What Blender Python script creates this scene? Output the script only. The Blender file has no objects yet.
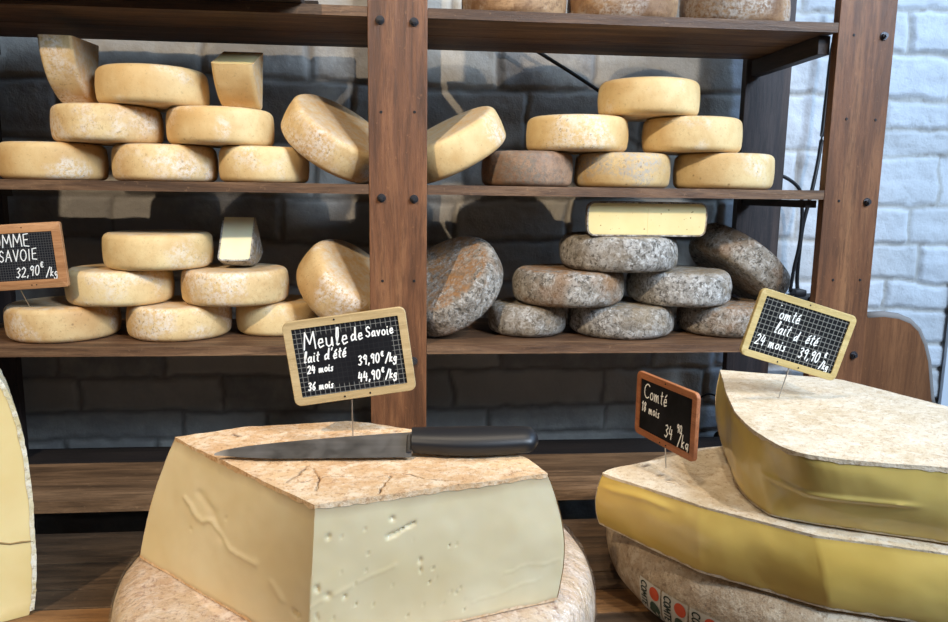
import bpy, bmesh, math, random
import numpy as np
from mathutils import Vector, Matrix, noise
C = bpy.context.scene.collection
scene = bpy.context.scene
PI = math.pi
H0 = 1.45                      # camera height above the floor
DC = 1.3                       # camera to front of the shelving

# ------------------------------------------------------------------ camera
FPX, PITCH, YAW, ROLL = 745.31, .1602, .0944, .0135
Fv = Vector((math.sin(YAW)*math.cos(PITCH), math.cos(YAW)*math.cos(PITCH), -math.sin(PITCH)))
Rv = Vector((math.cos(YAW), -math.sin(YAW), 0)); Uv = Rv.cross(Fv)
R2 = Rv*math.cos(ROLL)+Uv*math.sin(ROLL); U2 = -Rv*math.sin(ROLL)+Uv*math.cos(ROLL)
CAM = Vector((0, -DC, H0))
cd = bpy.data.cameras.new('camera'); co = bpy.data.objects.new('camera', cd); C.objects.link(co)
cd.sensor_fit = 'HORIZONTAL'; cd.sensor_width = 36; cd.lens = FPX/948*36; cd.clip_start = .02
M = Matrix((R2, U2, -Fv)).transposed().to_4x4(); M.translation = CAM
co.matrix_world = M
scene.camera = co

# ------------------------------------------------------------------ light
w = bpy.data.worlds.new('world'); scene.world = w; w.use_nodes = True
w.node_tree.nodes['Background'].inputs[0].default_value = (.80, .88, 1, 1)
w.node_tree.nodes['Background'].inputs[1].default_value = .050
def spot(name, loc, target, power, col, size=50, blend=.5, rad=.03):
    d = bpy.data.lights.new(name, 'SPOT'); o = bpy.data.objects.new(name, d); C.objects.link(o)
    d.energy = power; d.color = col; d.spot_size = math.radians(size); d.spot_blend = blend; d.shadow_soft_size = rad
    o.location = loc; o.rotation_euler = (Vector(target)-Vector(loc)).to_track_quat('-Z', 'Y').to_euler(); return o
def area(name, loc, target, power, col, sx, sy):
    d = bpy.data.lights.new(name, 'AREA'); o = bpy.data.objects.new(name, d); C.objects.link(o)
    d.energy = power; d.color = col; d.shape = 'RECTANGLE'; d.size = sx; d.size_y = sy
    o.location = loc; o.rotation_euler = (Vector(target)-Vector(loc)).to_track_quat('-Z', 'Y').to_euler(); return o
WARM = (1, .80, .56)
spot('ceiling_spot_left', (-1.15, -2.1, 3.15), (-.35, .1, 1.35), 225, WARM, 40)
spot('ceiling_spot_right', (1.25, -2.0, 3.15), (.35, .1, 1.35), 105, (1, .84, .66), 36)
spot('ceiling_spot_counter', (-.05, -.80, 3.2), (.02, -.58, 1.1), 45, (1, .84, .62), 36)
spot('ceiling_spot_counter_right', (.47, -.60, 3.2), (.5, -.45, 1.1), 34, (1, .86, .68), 30)
area('daylight_side', (2.15, -.45, 3.0), (.9, .2, 1.4), 30, (.42, .66, 1), 1.0, 1.0)
area('daylight_front', (2.2, -2.6, 3.3), (.2, -.4, 1.1), 190, (.60, .78, 1), 1.3, 1.3)
scene.view_settings.view_transform = 'Standard'; scene.view_settings.look = 'None'
scene.view_settings.gamma = 1; scene.view_settings.exposure = 0; scene.view_settings.use_curve_mapping = False

# ------------------------------------------------------------------ helpers
def ray(u, v): return Fv*FPX+R2*(u-474)-U2*(v-311)
def PZ(u, v, z):
    d = ray(u, v); return CAM+d*((z-H0)/d.z)
def PY(u, v, y):
    d = ray(u, v); return CAM+d*((y+DC)/d.y)
def link(name, me, mat=None, parent=None, loc=None):
    o = bpy.data.objects.new(name, me); C.objects.link(o)
    if mat:
        for m in (mat if isinstance(mat, (list, tuple)) else [mat]): me.materials.append(m)
    if parent: o.parent = parent
    if loc is not None: o.location = loc
    return o
def obj(name, bm, mat=None, parent=None, loc=None, smooth=False, angle=None):
    me = bpy.data.meshes.new(name); bmesh.ops.recalc_face_normals(bm, faces=bm.faces); bm.to_mesh(me); bm.free()
    if smooth or angle:
        for p in me.polygons: p.use_smooth = True
        if angle: me.set_sharp_from_angle(angle=math.radians(angle))
    return link(name, me, mat, parent, loc)
def tag(o, label, cat, group=None):
    o['label'] = label; o['category'] = cat
    if group: o['group'] = group
    return o
def thing(name, label, cat, loc=(0, 0, 0), group=None):
    o = bpy.data.objects.new(name, None); C.objects.link(o); o.location = loc; o.empty_display_size = .02
    return tag(o, label, cat, group)
def struct(name, bm, mat, **k):
    o = obj(name, bm, mat, **k) if isinstance(bm, bmesh.types.BMesh) else link(name, bm, mat)
    o['kind'] = 'structure'; return o
def box(bm, a, b, bev=0):
    a, b = [min(a[i], b[i]) for i in range(3)], [max(a[i], b[i]) for i in range(3)]
    r = bmesh.ops.create_cube(bm, size=1)
    for v in r['verts']:
        for i in range(3): v.co[i] = (a[i]+b[i])/2+v.co[i]*(b[i]-a[i])
    if bev:
        es = list({e for v in r['verts'] for e in v.link_edges})
        bmesh.ops.bevel(bm, geom=es, offset=bev, segments=2, affect='EDGES', profile=.6)
    return bm
def NB(): return bmesh.new()
def tube(bm, pts, rad, n=8):
    pts = [Vector(p) for p in pts]; rings = []
    rr = rad if isinstance(rad, (list, tuple)) else [rad]*len(pts)
    ref = Vector((0, 0, 1))
    for i, p in enumerate(pts):
        t = (pts[min(i+1, len(pts)-1)]-pts[max(i-1, 0)]).normalized()
        a = t.cross(ref)
        if a.length < .1: a = t.cross(Vector((0, 1, 0)))
        a.normalize(); b = t.cross(a)
        rings.append([bm.verts.new(p+(a*math.cos(2*PI*k/n)+b*math.sin(2*PI*k/n))*rr[i]) for k in range(n)])
    for i in range(len(rings)-1):
        for k in range(n): bm.faces.new((rings[i][k], rings[i][(k+1) % n], rings[i+1][(k+1) % n], rings[i+1][k]))
    bm.faces.new(rings[0]); bm.faces.new(rings[-1][::-1])
def spline(pts, n=8):
    pts = [Vector(p) for p in pts]; out = []
    for i in range(len(pts)-1):
        p0, p1, p2, p3 = pts[max(i-1, 0)], pts[i], pts[i+1], pts[min(i+2, len(pts)-1)]
        for k in range(n):
            t = k/n
            out.append(.5*((2*p1)+(p2-p0)*t+(2*p0-5*p1+4*p2-p3)*t*t+(3*p1-p0-3*p2+p3)*t*t*t))
    return out+[pts[-1]]

# ------------------------------------------------------------------ materials
def srgb(r, g, b):
    f = lambda c: (c/255/12.92) if c/255 <= .04045 else ((c/255+.055)/1.055)**2.4
    return (f(r), f(g), f(b), 1)
class Mat:
    def __init__(s, name, rough=.6, **k):
        s.m = bpy.data.materials.new(name); s.m.use_nodes = True; s.t = s.m.node_tree
        s.b = s.t.nodes['Principled BSDF']; s.b.inputs['Roughness'].default_value = rough
        for a, v in k.items(): s.b.inputs[a.replace('_', ' ')].default_value = v
        s.tc = s.t.nodes.new('ShaderNodeTexCoord')
    def n(s, typ, ins=None, **props):
        x = s.t.nodes.new('ShaderNode'+typ)
        for a, v in props.items(): setattr(x, a, v)
        for a, v in (ins or {}).items():
            if isinstance(v, bpy.types.NodeSocket): s.t.links.new(v, x.inputs[a])
            else: x.inputs[a].default_value = v
        return x
    def vec(s, scale=(1, 1, 1), src='Object', seed=True):
        v = s.tc.outputs[src]
        mp = s.n('Mapping', {'Vector': v, 'Scale': scale})
        if seed:
            oi = s.n('ObjectInfo'); mu = s.n('Math', {0: oi.outputs['Random'], 1: 37.0}, operation='MULTIPLY')
            cb = s.n('CombineXYZ', {0: mu.outputs[0], 1: mu.outputs[0], 2: mu.outputs[0]})
            ad = s.n('VectorMath', {0: mp.outputs[0], 1: cb.outputs[0]}, operation='ADD'); return ad.outputs[0]
        return mp.outputs[0]
    def noise(s, vec, scale, detail=4, rough=.6, dist=0):
        return s.n('TexNoise', {'Vector': vec, 'Scale': scale, 'Detail': detail, 'Roughness': rough, 'Distortion': dist}).outputs[0]
    def ramp(s, fac, stops):
        r = s.n('ValToRGB', {0: fac}); e = r.color_ramp.elements
        while len(e) < len(stops): e.new(.5)
        for i, (p, c) in enumerate(stops):
            e[i].position = p; e[i].color = c if len(c) == 4 else (*c, 1)
        return r.outputs[0]
    def mask(s, fac, lo, hi):
        return s.n('MapRange', {0: fac, 1: lo, 2: hi, 3: 0.0, 4: 1.0}).outputs[0]
    def mul(s, a, b): return s.n('Math', {0: a, 1: b}, operation='MULTIPLY').outputs[0]
    def add(s, a, b): return s.n('Math', {0: a, 1: b}, operation='ADD').outputs[0]
    def mix(s, fac, a, b):
        x = s.n('Mix', data_type='RGBA'); 
        for i, v in ((0, fac), (6, a), (7, b)):
            if isinstance(v, bpy.types.NodeSocket): s.t.links.new(v, x.inputs[i])
            else: x.inputs[i].default_value = v
        return x.outputs[2]
    def color(s, c):
        if isinstance(c, bpy.types.NodeSocket): s.t.links.new(c, s.b.inputs['Base Color'])
        else: s.b.inputs['Base Color'].default_value = c
        return s
    def bump(s, h, strength=.4, dist=.002):
        b = s.n('Bump', {'Height': h, 'Strength': strength, 'Distance': dist})
        s.t.links.new(b.outputs[0], s.b.inputs['Normal']); return s
    def rough(s, r): s.t.links.new(r, s.b.inputs['Roughness']); return s
def plain(name, col, rough=.5, **k):
    return Mat(name, rough, **k).color(col).m

def wood(name, dark, mid, light, axis='X', rough=.5, wear=None):
    m = Mat(name, rough)
    sc = {'X': (1.2, 14, 14), 'Y': (14, 1.2, 14), 'Z': (14, 14, 1.2)}[axis]
    v = m.vec(sc)
    a = m.noise(v, 2.2, 6, .65, .6); fine = m.noise(v, 11, 5, .7)
    blot = m.noise(m.vec((1, 1, 1)), 6, 3)
    c = m.ramp(a, [(.3, dark), (.5, mid), (.72, light)])
    c = m.mix(m.mul(m.mask(fine, .48, .62), .6), c, dark)
    gr = m.noise(m.vec(tuple(q*3 for q in sc)), 26, 4, .75); c = m.mix(m.mul(m.mask(gr, .56, .66), .55), c, dark); c = m.mix(m.mul(m.mask(gr, .36, .28), .4), c, light)
    c = m.mix(m.mul(m.mask(blot, .45, .75), .35), c, dark)
    c = m.mix(m.mul(m.mask(m.noise(m.vec((1, 1, 1)), 90, 3, .8), .62, .70), .45), c, light)
    m.color(c); m.bump(m.add(a, m.add(m.mul(fine, .7), m.mul(gr, .4))), .55, .002); return m.m
W_post = wood('post_wood', srgb(80, 50, 30), srgb(124, 80, 50), srgb(158, 110, 72), 'Z', .5)
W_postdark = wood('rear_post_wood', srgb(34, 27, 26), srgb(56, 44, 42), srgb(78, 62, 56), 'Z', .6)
W_shelf = wood('shelf_wood', srgb(62, 42, 28), srgb(106, 76, 52), srgb(152, 118, 86), 'X', .55)
W_rail = wood('rail_wood', srgb(30, 22, 20), srgb(50, 38, 34), srgb(66, 52, 46), 'Y', .6)
W_bench = wood('bench_wood', srgb(74, 56, 40), srgb(124, 96, 70), srgb(162, 130, 98), 'X', .5)
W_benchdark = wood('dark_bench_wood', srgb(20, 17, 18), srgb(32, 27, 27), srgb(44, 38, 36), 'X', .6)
W_count = wood('counter_wood', srgb(48, 38, 30), srgb(84, 66, 50), srgb(122, 98, 74), 'X', .45)
W_count2 = wood('light_counter_wood', srgb(84, 60, 38), srgb(128, 92, 58), srgb(166, 124, 80), 'X', .45)
M_iron = plain('black_iron', srgb(38, 38, 42), .45, Metallic=.7)
M_bolt = plain('bolt_steel', srgb(92, 92, 96), .35, Metallic=.85)
M_hole = plain('nail_hole_dark', srgb(22, 18, 18), .6)
M_steel = plain('pin_steel', srgb(190, 190, 190), .3, Metallic=1.0)
M_black = plain('black_rubber', srgb(18, 18, 22), .5)

def tomme_mat(name, base, dark, mould, mould_lo, top_crust, speck=.5, bump=.35):
    m = Mat(name, .62); v = m.vec()
    c = m.mix(m.mask(m.noise(v, 9, 3), .38, .68), base, dark)
    c = m.mix(m.mul(m.mask(m.noise(v, 60, 5, .7), .48, .64), speck*.6), c, dark)
    c = m.mix(m.mul(m.mask(m.noise(v, 200, 3, .7), .60, .66), speck*.45), c, srgb(140, 98, 58))
    # mould patches: large soft mask times fine grain
    big = m.mask(m.noise(v, 11, 2), mould_lo, mould_lo+.12); grain = m.mask(m.noise(v, 130, 5, .75), .42, .58)
    c = m.mix(m.mul(big, m.mul(grain, .8)), c, mould)
    gr2 = m.mask(m.noise(v, 170, 3, .7), .60, .66)
    c = m.mix(m.mul(big, m.mul(gr2, .5)), c, srgb(105, 72, 48))
    # the flat faces carry a drier crust (object-space normal z)
    sx = m.n('SeparateXYZ', {0: m.tc.outputs['Normal']}); ab = m.n('Math', {0: sx.outputs[2]}, operation='ABSOLUTE').outputs[0]
    cr = m.mix(m.mask(m.noise(v, 70, 5, .75), .40, .62), top_crust, dark)
    c = m.mix(m.mul(m.mask(ab, .75, .95), .8), c, cr)
    pits = m.mask(m.n('TexVoronoi', {'Vector': v, 'Scale': 34.0, 'Randomness': 1.0}).outputs[0], .0, .10)
    pz = m.n('Math', {0: 1.0, 1: pits}, operation='SUBTRACT').outputs[0]
    gate = m.mask(m.noise(v, 17, 1), .56, .60)
    c = m.mix(m.mul(m.mul(pz, gate), .7), c, srgb(88, 52, 30))
    m.color(c)
    h = m.add(m.noise(v, 26, 5, .6), m.mul(m.noise(v, 180, 4, .7), .5))
    m.bump(h, bump, .0025); return m.m
T_yel = tomme_mat('yellow_rind', srgb(236, 210, 156), srgb(214, 174, 114), srgb(238, 226, 208), .55, srgb(214, 196, 168))
T_yel2 = tomme_mat('patched_yellow_rind', srgb(232, 204, 150), srgb(204, 162, 106), srgb(240, 230, 218), .47, srgb(206, 188, 162), .8)
T_pat = tomme_mat('grey_patched_rind', srgb(222, 196, 144), srgb(196, 160, 104), srgb(168, 164, 158), .43, srgb(190, 180, 160), .7)
T_brn = tomme_mat('brown_rind', srgb(182, 146, 116), srgb(118, 92, 74), srgb(120, 112, 100), .40, srgb(150, 130, 112), 1.2, .6)
T_top = tomme_mat('speckled_brown_rind', srgb(186, 150, 112), srgb(122, 90, 64), srgb(206, 196, 184), .44, srgb(170, 146, 120), 1.4, .8)
def grey_mat(name, c1, c2, c3, brown):
    m = Mat(name, .8); v = m.vec()
    a = m.noise(v, 24, 6, .72, .8); b = m.noise(v, 75, 6, .75, 1.2)
    c = m.mix(m.mask(a, .38, .62), c2, c1); c = m.mix(m.mul(m.mask(b, .50, .62), .8), c, c3)
    c = m.mix(m.mul(m.mask(m.noise(v, 110, 5, .8), .52, .60), .85), c, srgb(62, 56, 48))
    c = m.mix(m.mul(m.mask(m.noise(v, 42, 6, .8, 2.0), .56, .62), .7), c, srgb(78, 70, 60))
    c = m.mix(m.mul(m.mask(m.noise(v, 10, 3), .5, .65), .55), c, brown)
    sx = m.n('SeparateXYZ', {0: m.tc.outputs['Normal']})
    c = m.mix(m.mul(m.mask(sx.outputs[2], .8, .97), m.mask(m.noise(v, 60, 4, .8), .42, .6)), c, brown)
    m.color(c); m.bump(m.add(m.noise(v, 20, 5, .6), m.mul(b, .9)), 1.0, .005); return m.m
T_grey = grey_mat('grey_mould_rind', srgb(192, 188, 182), srgb(134, 128, 118), srgb(228, 226, 222), srgb(150, 130, 100))
T_greyb = grey_mat('brown_grey_rind', srgb(176, 168, 156), srgb(128, 116, 100), srgb(214, 208, 200), srgb(166, 122, 78))

def paste_mat(name, base, alt, edge, rough=.35, coat=0, lo=.04, hi=.94, sss=.12, bump=.12):
    m = Mat(name, rough, Coat_Weight=coat, Coat_Roughness=.08)
    v = m.vec()
    c = m.mix(m.mask(m.noise(v, 7, 3), .35, .65), base, alt)
    c = m.mix(m.mul(m.mask(m.noise(v, 45, 4), .5, .7), .25), c, alt)
    sx = m.n('SeparateXYZ', {0: m.tc.outputs['Generated']}); z = m.add(sx.outputs[2], m.mul(m.add(m.noise(v, 18, 4), -.5), .10))
    e1 = m.mask(z, hi, hi+.09); e2 = m.mask(z, lo, lo-.06)
    c = m.mix(m.mul(e1, .75), c, edge); c = m.mix(m.mul(e2, .6), c, edge)
    m.color(c)
    m.b.inputs['Subsurface Weight'].default_value = sss
    m.b.inputs['Subsurface Radius'].default_value = (.02, .012, .005); m.b.inputs['Subsurface Scale'].default_value = .5
    m.bump(m.add(m.noise(v, 14, 3), m.mul(m.noise(v, 120, 3), .15)), bump, .003); return m.m
P_meule = paste_mat('meule_paste', srgb(224, 208, 172), srgb(214, 192, 148), srgb(176, 150, 116), .42, .15, hi=.90)
P_comte = paste_mat('comte_paste', srgb(218, 188, 104), srgb(206, 172, 86), srgb(158, 118, 48), .30, .55, sss=.15, bump=.2)
P_comte2 = paste_mat('pale_comte_paste', srgb(222, 196, 116), srgb(210, 182, 100), srgb(160, 124, 56), .30, .55, sss=.15, bump=.2)
P_slab = paste_mat('yellow_paste', srgb(240, 216, 156), srgb(228, 198, 132), srgb(190, 160, 90), .45, .1)
P_tomme = paste_mat('tomme_paste', srgb(240, 222, 166), srgb(230, 206, 142), srgb(214, 186, 128), .5)
P_white = paste_mat('ivory_paste', srgb(248, 240, 204), srgb(242, 230, 186), srgb(226, 208, 160), .5)

def crust_mat(name, c1, c2, c3, dk):
    m = Mat(name, .75); v = m.vec()
    c = m.mix(m.mask(m.noise(v, 10, 4), .35, .65), c1, c2)
    c = m.mix(m.mul(m.mask(m.noise(v, 55, 5, .75), .45, .62), .7), c, c3)
    c = m.mix(m.mul(m.mask(m.noise(v, 150, 4, .8), .54, .62), .6), c, dk)
    c = m.mix(m.mul(m.mask(m.noise(v, 32, 5, .8, 1.5), .58, .66), .5), c, dk)
    at = m.n('Attribute', attribute_name='crack')
    c = m.mix(at.outputs['Fac'], c, srgb(70, 42, 24))
    m.color(c); m.bump(m.add(m.noise(v, 45, 5, .7), m.mul(m.noise(v, 220, 4, .7), .5)), .8, .003); return m.m
K_meule = crust_mat('meule_crust', srgb(222, 186, 142), srgb(206, 162, 116), srgb(240, 218, 188), srgb(160, 112, 72))
K_comte = crust_mat('comte_crust', srgb(222, 206, 180), srgb(208, 188, 156), srgb(234, 222, 202), srgb(170, 138, 100))
K_wheel = crust_mat('wheel_crust', srgb(184, 162, 134), srgb(162, 138, 110), srgb(206, 190, 166), srgb(120, 96, 72))
K_wrap = crust_mat('wrapped_crust', srgb(222, 196, 164), srgb(200, 168, 140), srgb(236, 220, 204), srgb(150, 108, 88))
K_edge = crust_mat('white_crust', srgb(222, 208, 172), srgb(206, 188, 140), srgb(244, 238, 224), srgb(150, 124, 84))

# stone wall: pale painted stones, greyer joints
m = Mat('painted_stone', .85); v = m.vec(seed=False)
at = m.n('Attribute', attribute_name='joint'); st = m.n('Attribute', attribute_name='tone')
c = m.mix(m.mask(m.noise(v, 5, 4), .3, .7), srgb(214, 218, 224), srgb(196, 200, 206))
c = m.mix(m.mul(st.outputs['Fac'], .35), c, srgb(170, 166, 158))
c = m.mix(m.mul(m.mask(m.noise(v, 40, 5, .75), .55, .7), .3), c, srgb(140, 138, 134))
c = m.mix(m.mul(at.outputs['Fac'], .75), c, srgb(172, 168, 160))
c = m.mix(m.mul(m.mul(at.outputs['Fac'], m.mask(m.noise(v, 30, 4), .55, .65)), .5), c, srgb(112, 100, 88))
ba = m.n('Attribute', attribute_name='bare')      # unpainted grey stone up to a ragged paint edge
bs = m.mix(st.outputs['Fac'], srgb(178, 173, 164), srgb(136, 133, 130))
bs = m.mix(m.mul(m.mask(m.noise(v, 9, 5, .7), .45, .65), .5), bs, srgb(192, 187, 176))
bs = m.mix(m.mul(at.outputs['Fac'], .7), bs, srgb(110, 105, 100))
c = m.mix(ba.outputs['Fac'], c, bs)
m.color(c); m.bump(m.add(m.noise(v, 22, 6, .65), m.mul(m.noise(v, 130, 4, .7), .5)), .6, .005)
M_stone = m.m
m = Mat('floor_tile', .7); v = m.vec(seed=False)
m.color(m.mix(m.noise(v, 3, 4), srgb(92, 84, 76), srgb(64, 58, 54))); M_floor = m.m
M_plaster = plain('plaster', srgb(190, 188, 184), .9)

# ------------------------------------------------------------------ setting
bm = NB(); box(bm, (-2.4, -3.4, -.05), (2.6, .6, 0)); struct('floor', bm, M_floor)
YW = .395
def build_wall():
    rng = random.Random(11)
    x0, x1, z0, z1 = -1.5, 1.75, .55, 2.25
    st = .0052
    nx, nz = int((x1-x0)/st), int((z1-z0)/st)
    X, Z = np.meshgrid(np.linspace(x0, x1, nx), np.linspace(z0, z1, nz))
    def smooth_noise(sx, sz, seed):
        r = np.random.RandomState(seed); gx, gz = int((x1-x0)/sx)+3, int((z1-z0)/sz)+3
        g = r.rand(gz, gx)-.5; fx, fz = (X-x0)/sx, (Z-z0)/sz
        ix, iz = fx.astype(int), fz.astype(int); tx, tz = fx-ix, fz-iz; tx = tx*tx*(3-2*tx); tz = tz*tz*(3-2*tz)
        return (g[iz, ix]*(1-tx)*(1-tz)+g[iz, ix+1]*tx*(1-tz)+g[iz+1, ix]*(1-tx)*tz+g[iz+1, ix+1]*tx*tz)*2
    Xw = X+.008*smooth_noise(.07, .07, 1)+.003*smooth_noise(.02, .02, 2)
    Zw = Z+.012*smooth_noise(.22, .12, 3)+.004*smooth_noise(.03, .03, 4)
    Hh = np.zeros_like(X); J = np.ones_like(X); T = np.zeros_like(X)
    z = z0-.03; k = 0
    while z < z1+.05:
        h = rng.choice([.066, .082, .095, .115, .13]); x = x0-.1-rng.random()*.2
        row = (Zw >= z) & (Zw < z+h)
        while x < x1+.1:
            L = rng.uniform(.14, .42); split = (h > .1 and rng.random() < .3)
            cells = [(z, z+h)] if not split else [(z, z+h*.5), (z+h*.5, z+h)]
            for (a, b) in cells:
                mk = row & (Xw >= x) & (Xw < x+L) & (Zw >= a) & (Zw < b)
                if mk.any():
                    px, pz = Xw[mk], Zw[mk]
                    d = np.minimum(np.minimum(px-x, x+L-px), np.minimum(pz-a, b-pz))
                    e = np.clip((d-.003)/.007, 0, 1); e = e*e*(3-2*e)
                    dep = rng.uniform(.004, .009); tx, tz = rng.uniform(-.02, .02), rng.uniform(-.03, .03)
                    f1 = rng.uniform(-.15, .15)
                    rel = np.minimum(dep, dep+tx*(px-x-L/2)+tz*(pz-(a+b)/2)+np.minimum(0, f1*.2*(px-x-L*.6)))
                    Hh[mk] = e*rel; J[mk] = 1-np.clip((d-.002)/.005, 0, 1); T[mk] = rng.random()**2
            x += L
        z += h
    Hh += (.0022*smooth_noise(.045, .035, 5)+.0009*smooth_noise(.016, .014, 6)+.0004*smooth_noise(.007, .007, 7))*(1-.5*J)
    Y = YW-Hh
    co_ = np.stack([X, Y, Z], -1).reshape(-1, 3)
    idx = np.arange(nx*nz).reshape(nz, nx)
    q = np.stack([idx[:-1, :-1], idx[:-1, 1:], idx[1:, 1:], idx[1:, :-1]], -1).reshape(-1, 4)
    # thickness behind
    n = len(co_)
    back = np.array([[x0, YW+.15, z0], [x1, YW+.15, z0], [x1, YW+.15, z1], [x0, YW+.15, z1]])
    me = bpy.data.meshes.new('wall_back')
    verts = np.vstack([co_, back]); faces = q.tolist()+[[n+3, n+2, n+1, n]]
    faces.append(list(idx[0, :])[::-1]+[n, n+1]); faces.append(list(idx[-1, :])+[n+2, n+3])
    faces.append(list(idx[:, 0])+[n+3, n]); faces.append(list(idx[:, -1])[::-1]+[n+1, n+2])
    me.from_pydata(verts.tolist(), [], faces); me.update()
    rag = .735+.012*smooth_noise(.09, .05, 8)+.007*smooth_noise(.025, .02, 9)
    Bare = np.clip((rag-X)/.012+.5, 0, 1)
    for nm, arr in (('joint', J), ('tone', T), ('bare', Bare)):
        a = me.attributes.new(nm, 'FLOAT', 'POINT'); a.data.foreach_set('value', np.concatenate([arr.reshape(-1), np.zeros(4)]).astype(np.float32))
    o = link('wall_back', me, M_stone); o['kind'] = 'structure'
    for p in me.polygons[:len(q)]: p.use_smooth = True
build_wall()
bm = NB(); box(bm, (-1.5, YW-.004, 0), (1.75, YW+.15, .5495)); struct('baseboard_back', bm, plain('shade_plaster', srgb(52, 48, 46), .9))  # shade put into the colour, so the gap below the bench stays black
# window at the right-hand end of the back wall
pw = PY(939, 419, .375); fx = pw.x
wo = bpy.data.objects.new('window_1', None); C.objects.link(wo); wo['kind'] = 'structure'; wo.location = (fx, .3745, .9)
W_white = plain('white_frame', srgb(214, 220, 228), .4)
bm = NB(); box(bm, (0, 0, -.3), (.022, .010, .44), .001); box(bm, (.0225, .001, .22), (.28, .009, .245), .001); box(bm, (0, 0, .4405), (.30, .010, .465), .001); box(bm, (.2805, 0, -.3), (.30, .010, .44), .001)
obj('window_frame', bm, W_white, wo)
bm = NB(); box(bm, (.0225, .003, -.29), (.28, .007, .4395)); obj('window_pane', bm, plain('dark_glass', srgb(24, 34, 50), .05), wo)

# ------------------------------------------------------------------ shelving rack
ZT, ZM, ZL, ZB = H0+.2813, H0+.0083, H0-.2725, H0-.5497
DEP = .284
rack = thing('shelving_rack', 'tall dark-brown wooden shelving rack with bolted posts against the stone wall', 'shelf', (0, 0, 0))
def post(x0, x1, y0, y1, mat, z1=2.25):
    bm = NB(); box(bm, (x0, y0, 0), (x1, y1, z1), .0015); o = obj('post', bm, mat, rack); return o
xs = [(-.90, -.80), (-.0598, .0392), (.7569, .8614)]
fronts = [post(a, b, 0, .02, W_post) for a, b in xs]
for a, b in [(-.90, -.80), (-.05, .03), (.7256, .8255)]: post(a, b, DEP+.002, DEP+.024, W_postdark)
def board(x0, x1, y0, y1, z0, z1, mat, name='shelf_board'):
    bm = NB(); nn = 12
    box(bm, (x0, y0, z0), (x1, y1, z1))
    es = [e for e in bm.edges if abs(e.verts[0].co.x-e.verts[1].co.x) > .1]
    bmesh.ops.subdivide_edges(bm, edges=es, cuts=30)
    for v in bm.verts:
        q = noise.noise(Vector((v.co.x*9, v.co.y*3, v.co.z*3)))*.0008
        v.co.y += q; v.co.z += (noise.noise(Vector((v.co.x*6, 5, v.co.y*3)))*.0006) if abs(v.co.z-z1) > 1e-4 or True else 0
    return obj(name, bm, mat, rack)
BAYS = [(-.7995, -.0603), (.0397, .7564)]
for (a, b) in BAYS:
    for (z, th, top) in ((ZT, .016, False), (ZM, .0165, True), (ZL, .0165, True)):
        z0, z1 = (z, z+th) if not top else (z-th, z)
        board(a, b, .0005, .140, z0, z1, W_shelf); board(a, b, .1425, .282, z0, z1, W_shelf)
        for x in ((a+.0005,) if a < -.5 else (b-.0225,)):
            bm = NB(); box(bm, (x, .022, z0-(.034 if z > H0+.1 else .015)), (x+.022, .283, z0-.0015), .001); obj('rail', bm, W_rail, rack)
    z0, z1 = ZB-.021, ZB
    board(a, b, .0005, .088, z0, z1, W_bench, 'bench_board'); board(a, b, .0905, .19, z0, z1, W_bench, 'bench_board')
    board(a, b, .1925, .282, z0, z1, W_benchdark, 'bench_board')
    for x in ((a+.0005,) if a < -.5 else (b-.0225,)):
        bm = NB(); box(bm, (x, .022, z0-.05), (x+.022, .283, z0-.0015), .001); obj('rail', bm, W_rail, rack)
for z in (ZT-.036, ZM-.052, ZL-.052, ZB-.06):
    bm = NB(); box(bm, (-.045, .022, z), (.025, .283, z+.034), .001); obj('rail', bm, W_rail, rack)
def bolt(u, v, k):
    p = PY(u, v, -.0002); bm = NB()
    bmesh.ops.create_cone(bm, cap_ends=True, segments=20, radius1=.0075, radius2=.0070, depth=.0016, matrix=Matrix.Translation((0, -.0008, 0)) @ Matrix.Rotation(PI/2, 4, 'X'))
    bmesh.ops.create_cone(bm, cap_ends=True, segments=6, radius1=.0056, radius2=.0052, depth=.005, matrix=Matrix.Translation((0, -.0040, 0)) @ Matrix.Rotation(PI/2, 4, 'X'))
    bmesh.ops.create_cone(bm, cap_ends=True, segments=12, radius1=.0028, radius2=.0028, depth=.003, matrix=Matrix.Translation((0, -.0078, 0)) @ Matrix.Rotation(PI/2, 4, 'X'))
    obj('bolt', bm, M_bolt, fronts[k], p)
def nail_hole(u, v, k):
    p = PY(u, v, -.0001); bm = NB()
    bmesh.ops.create_cone(bm, cap_ends=True, segments=14, radius1=.0026, radius2=.0020, depth=.001, matrix=Matrix.Translation((0, -.0004, 0)) @ Matrix.Rotation(PI/2, 4, 'X'))
    obj('nail_hole', bm, M_hole, fronts[k], p)  # flat dark disc in place of a nail hole, its shade in the colour
for u, v in [(380, 20), (414, 22), (381.5, 198), (414, 199), (384, 360), (413.5, 361)]: bolt(u, v, 1)
for u, v in [(884, 36), (867, 202), (853.5, 355)]: bolt(u, v, 2)
for u, v in [(381, 112), (414.5, 112), (382.5, 281), (414, 281)]: nail_hole(u, v, 1)
for u, v in [(854, 35), (846.5, 119), (875.5, 120), (839, 201), (833, 280), (860, 280)]: nail_hole(u, v, 2)

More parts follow.
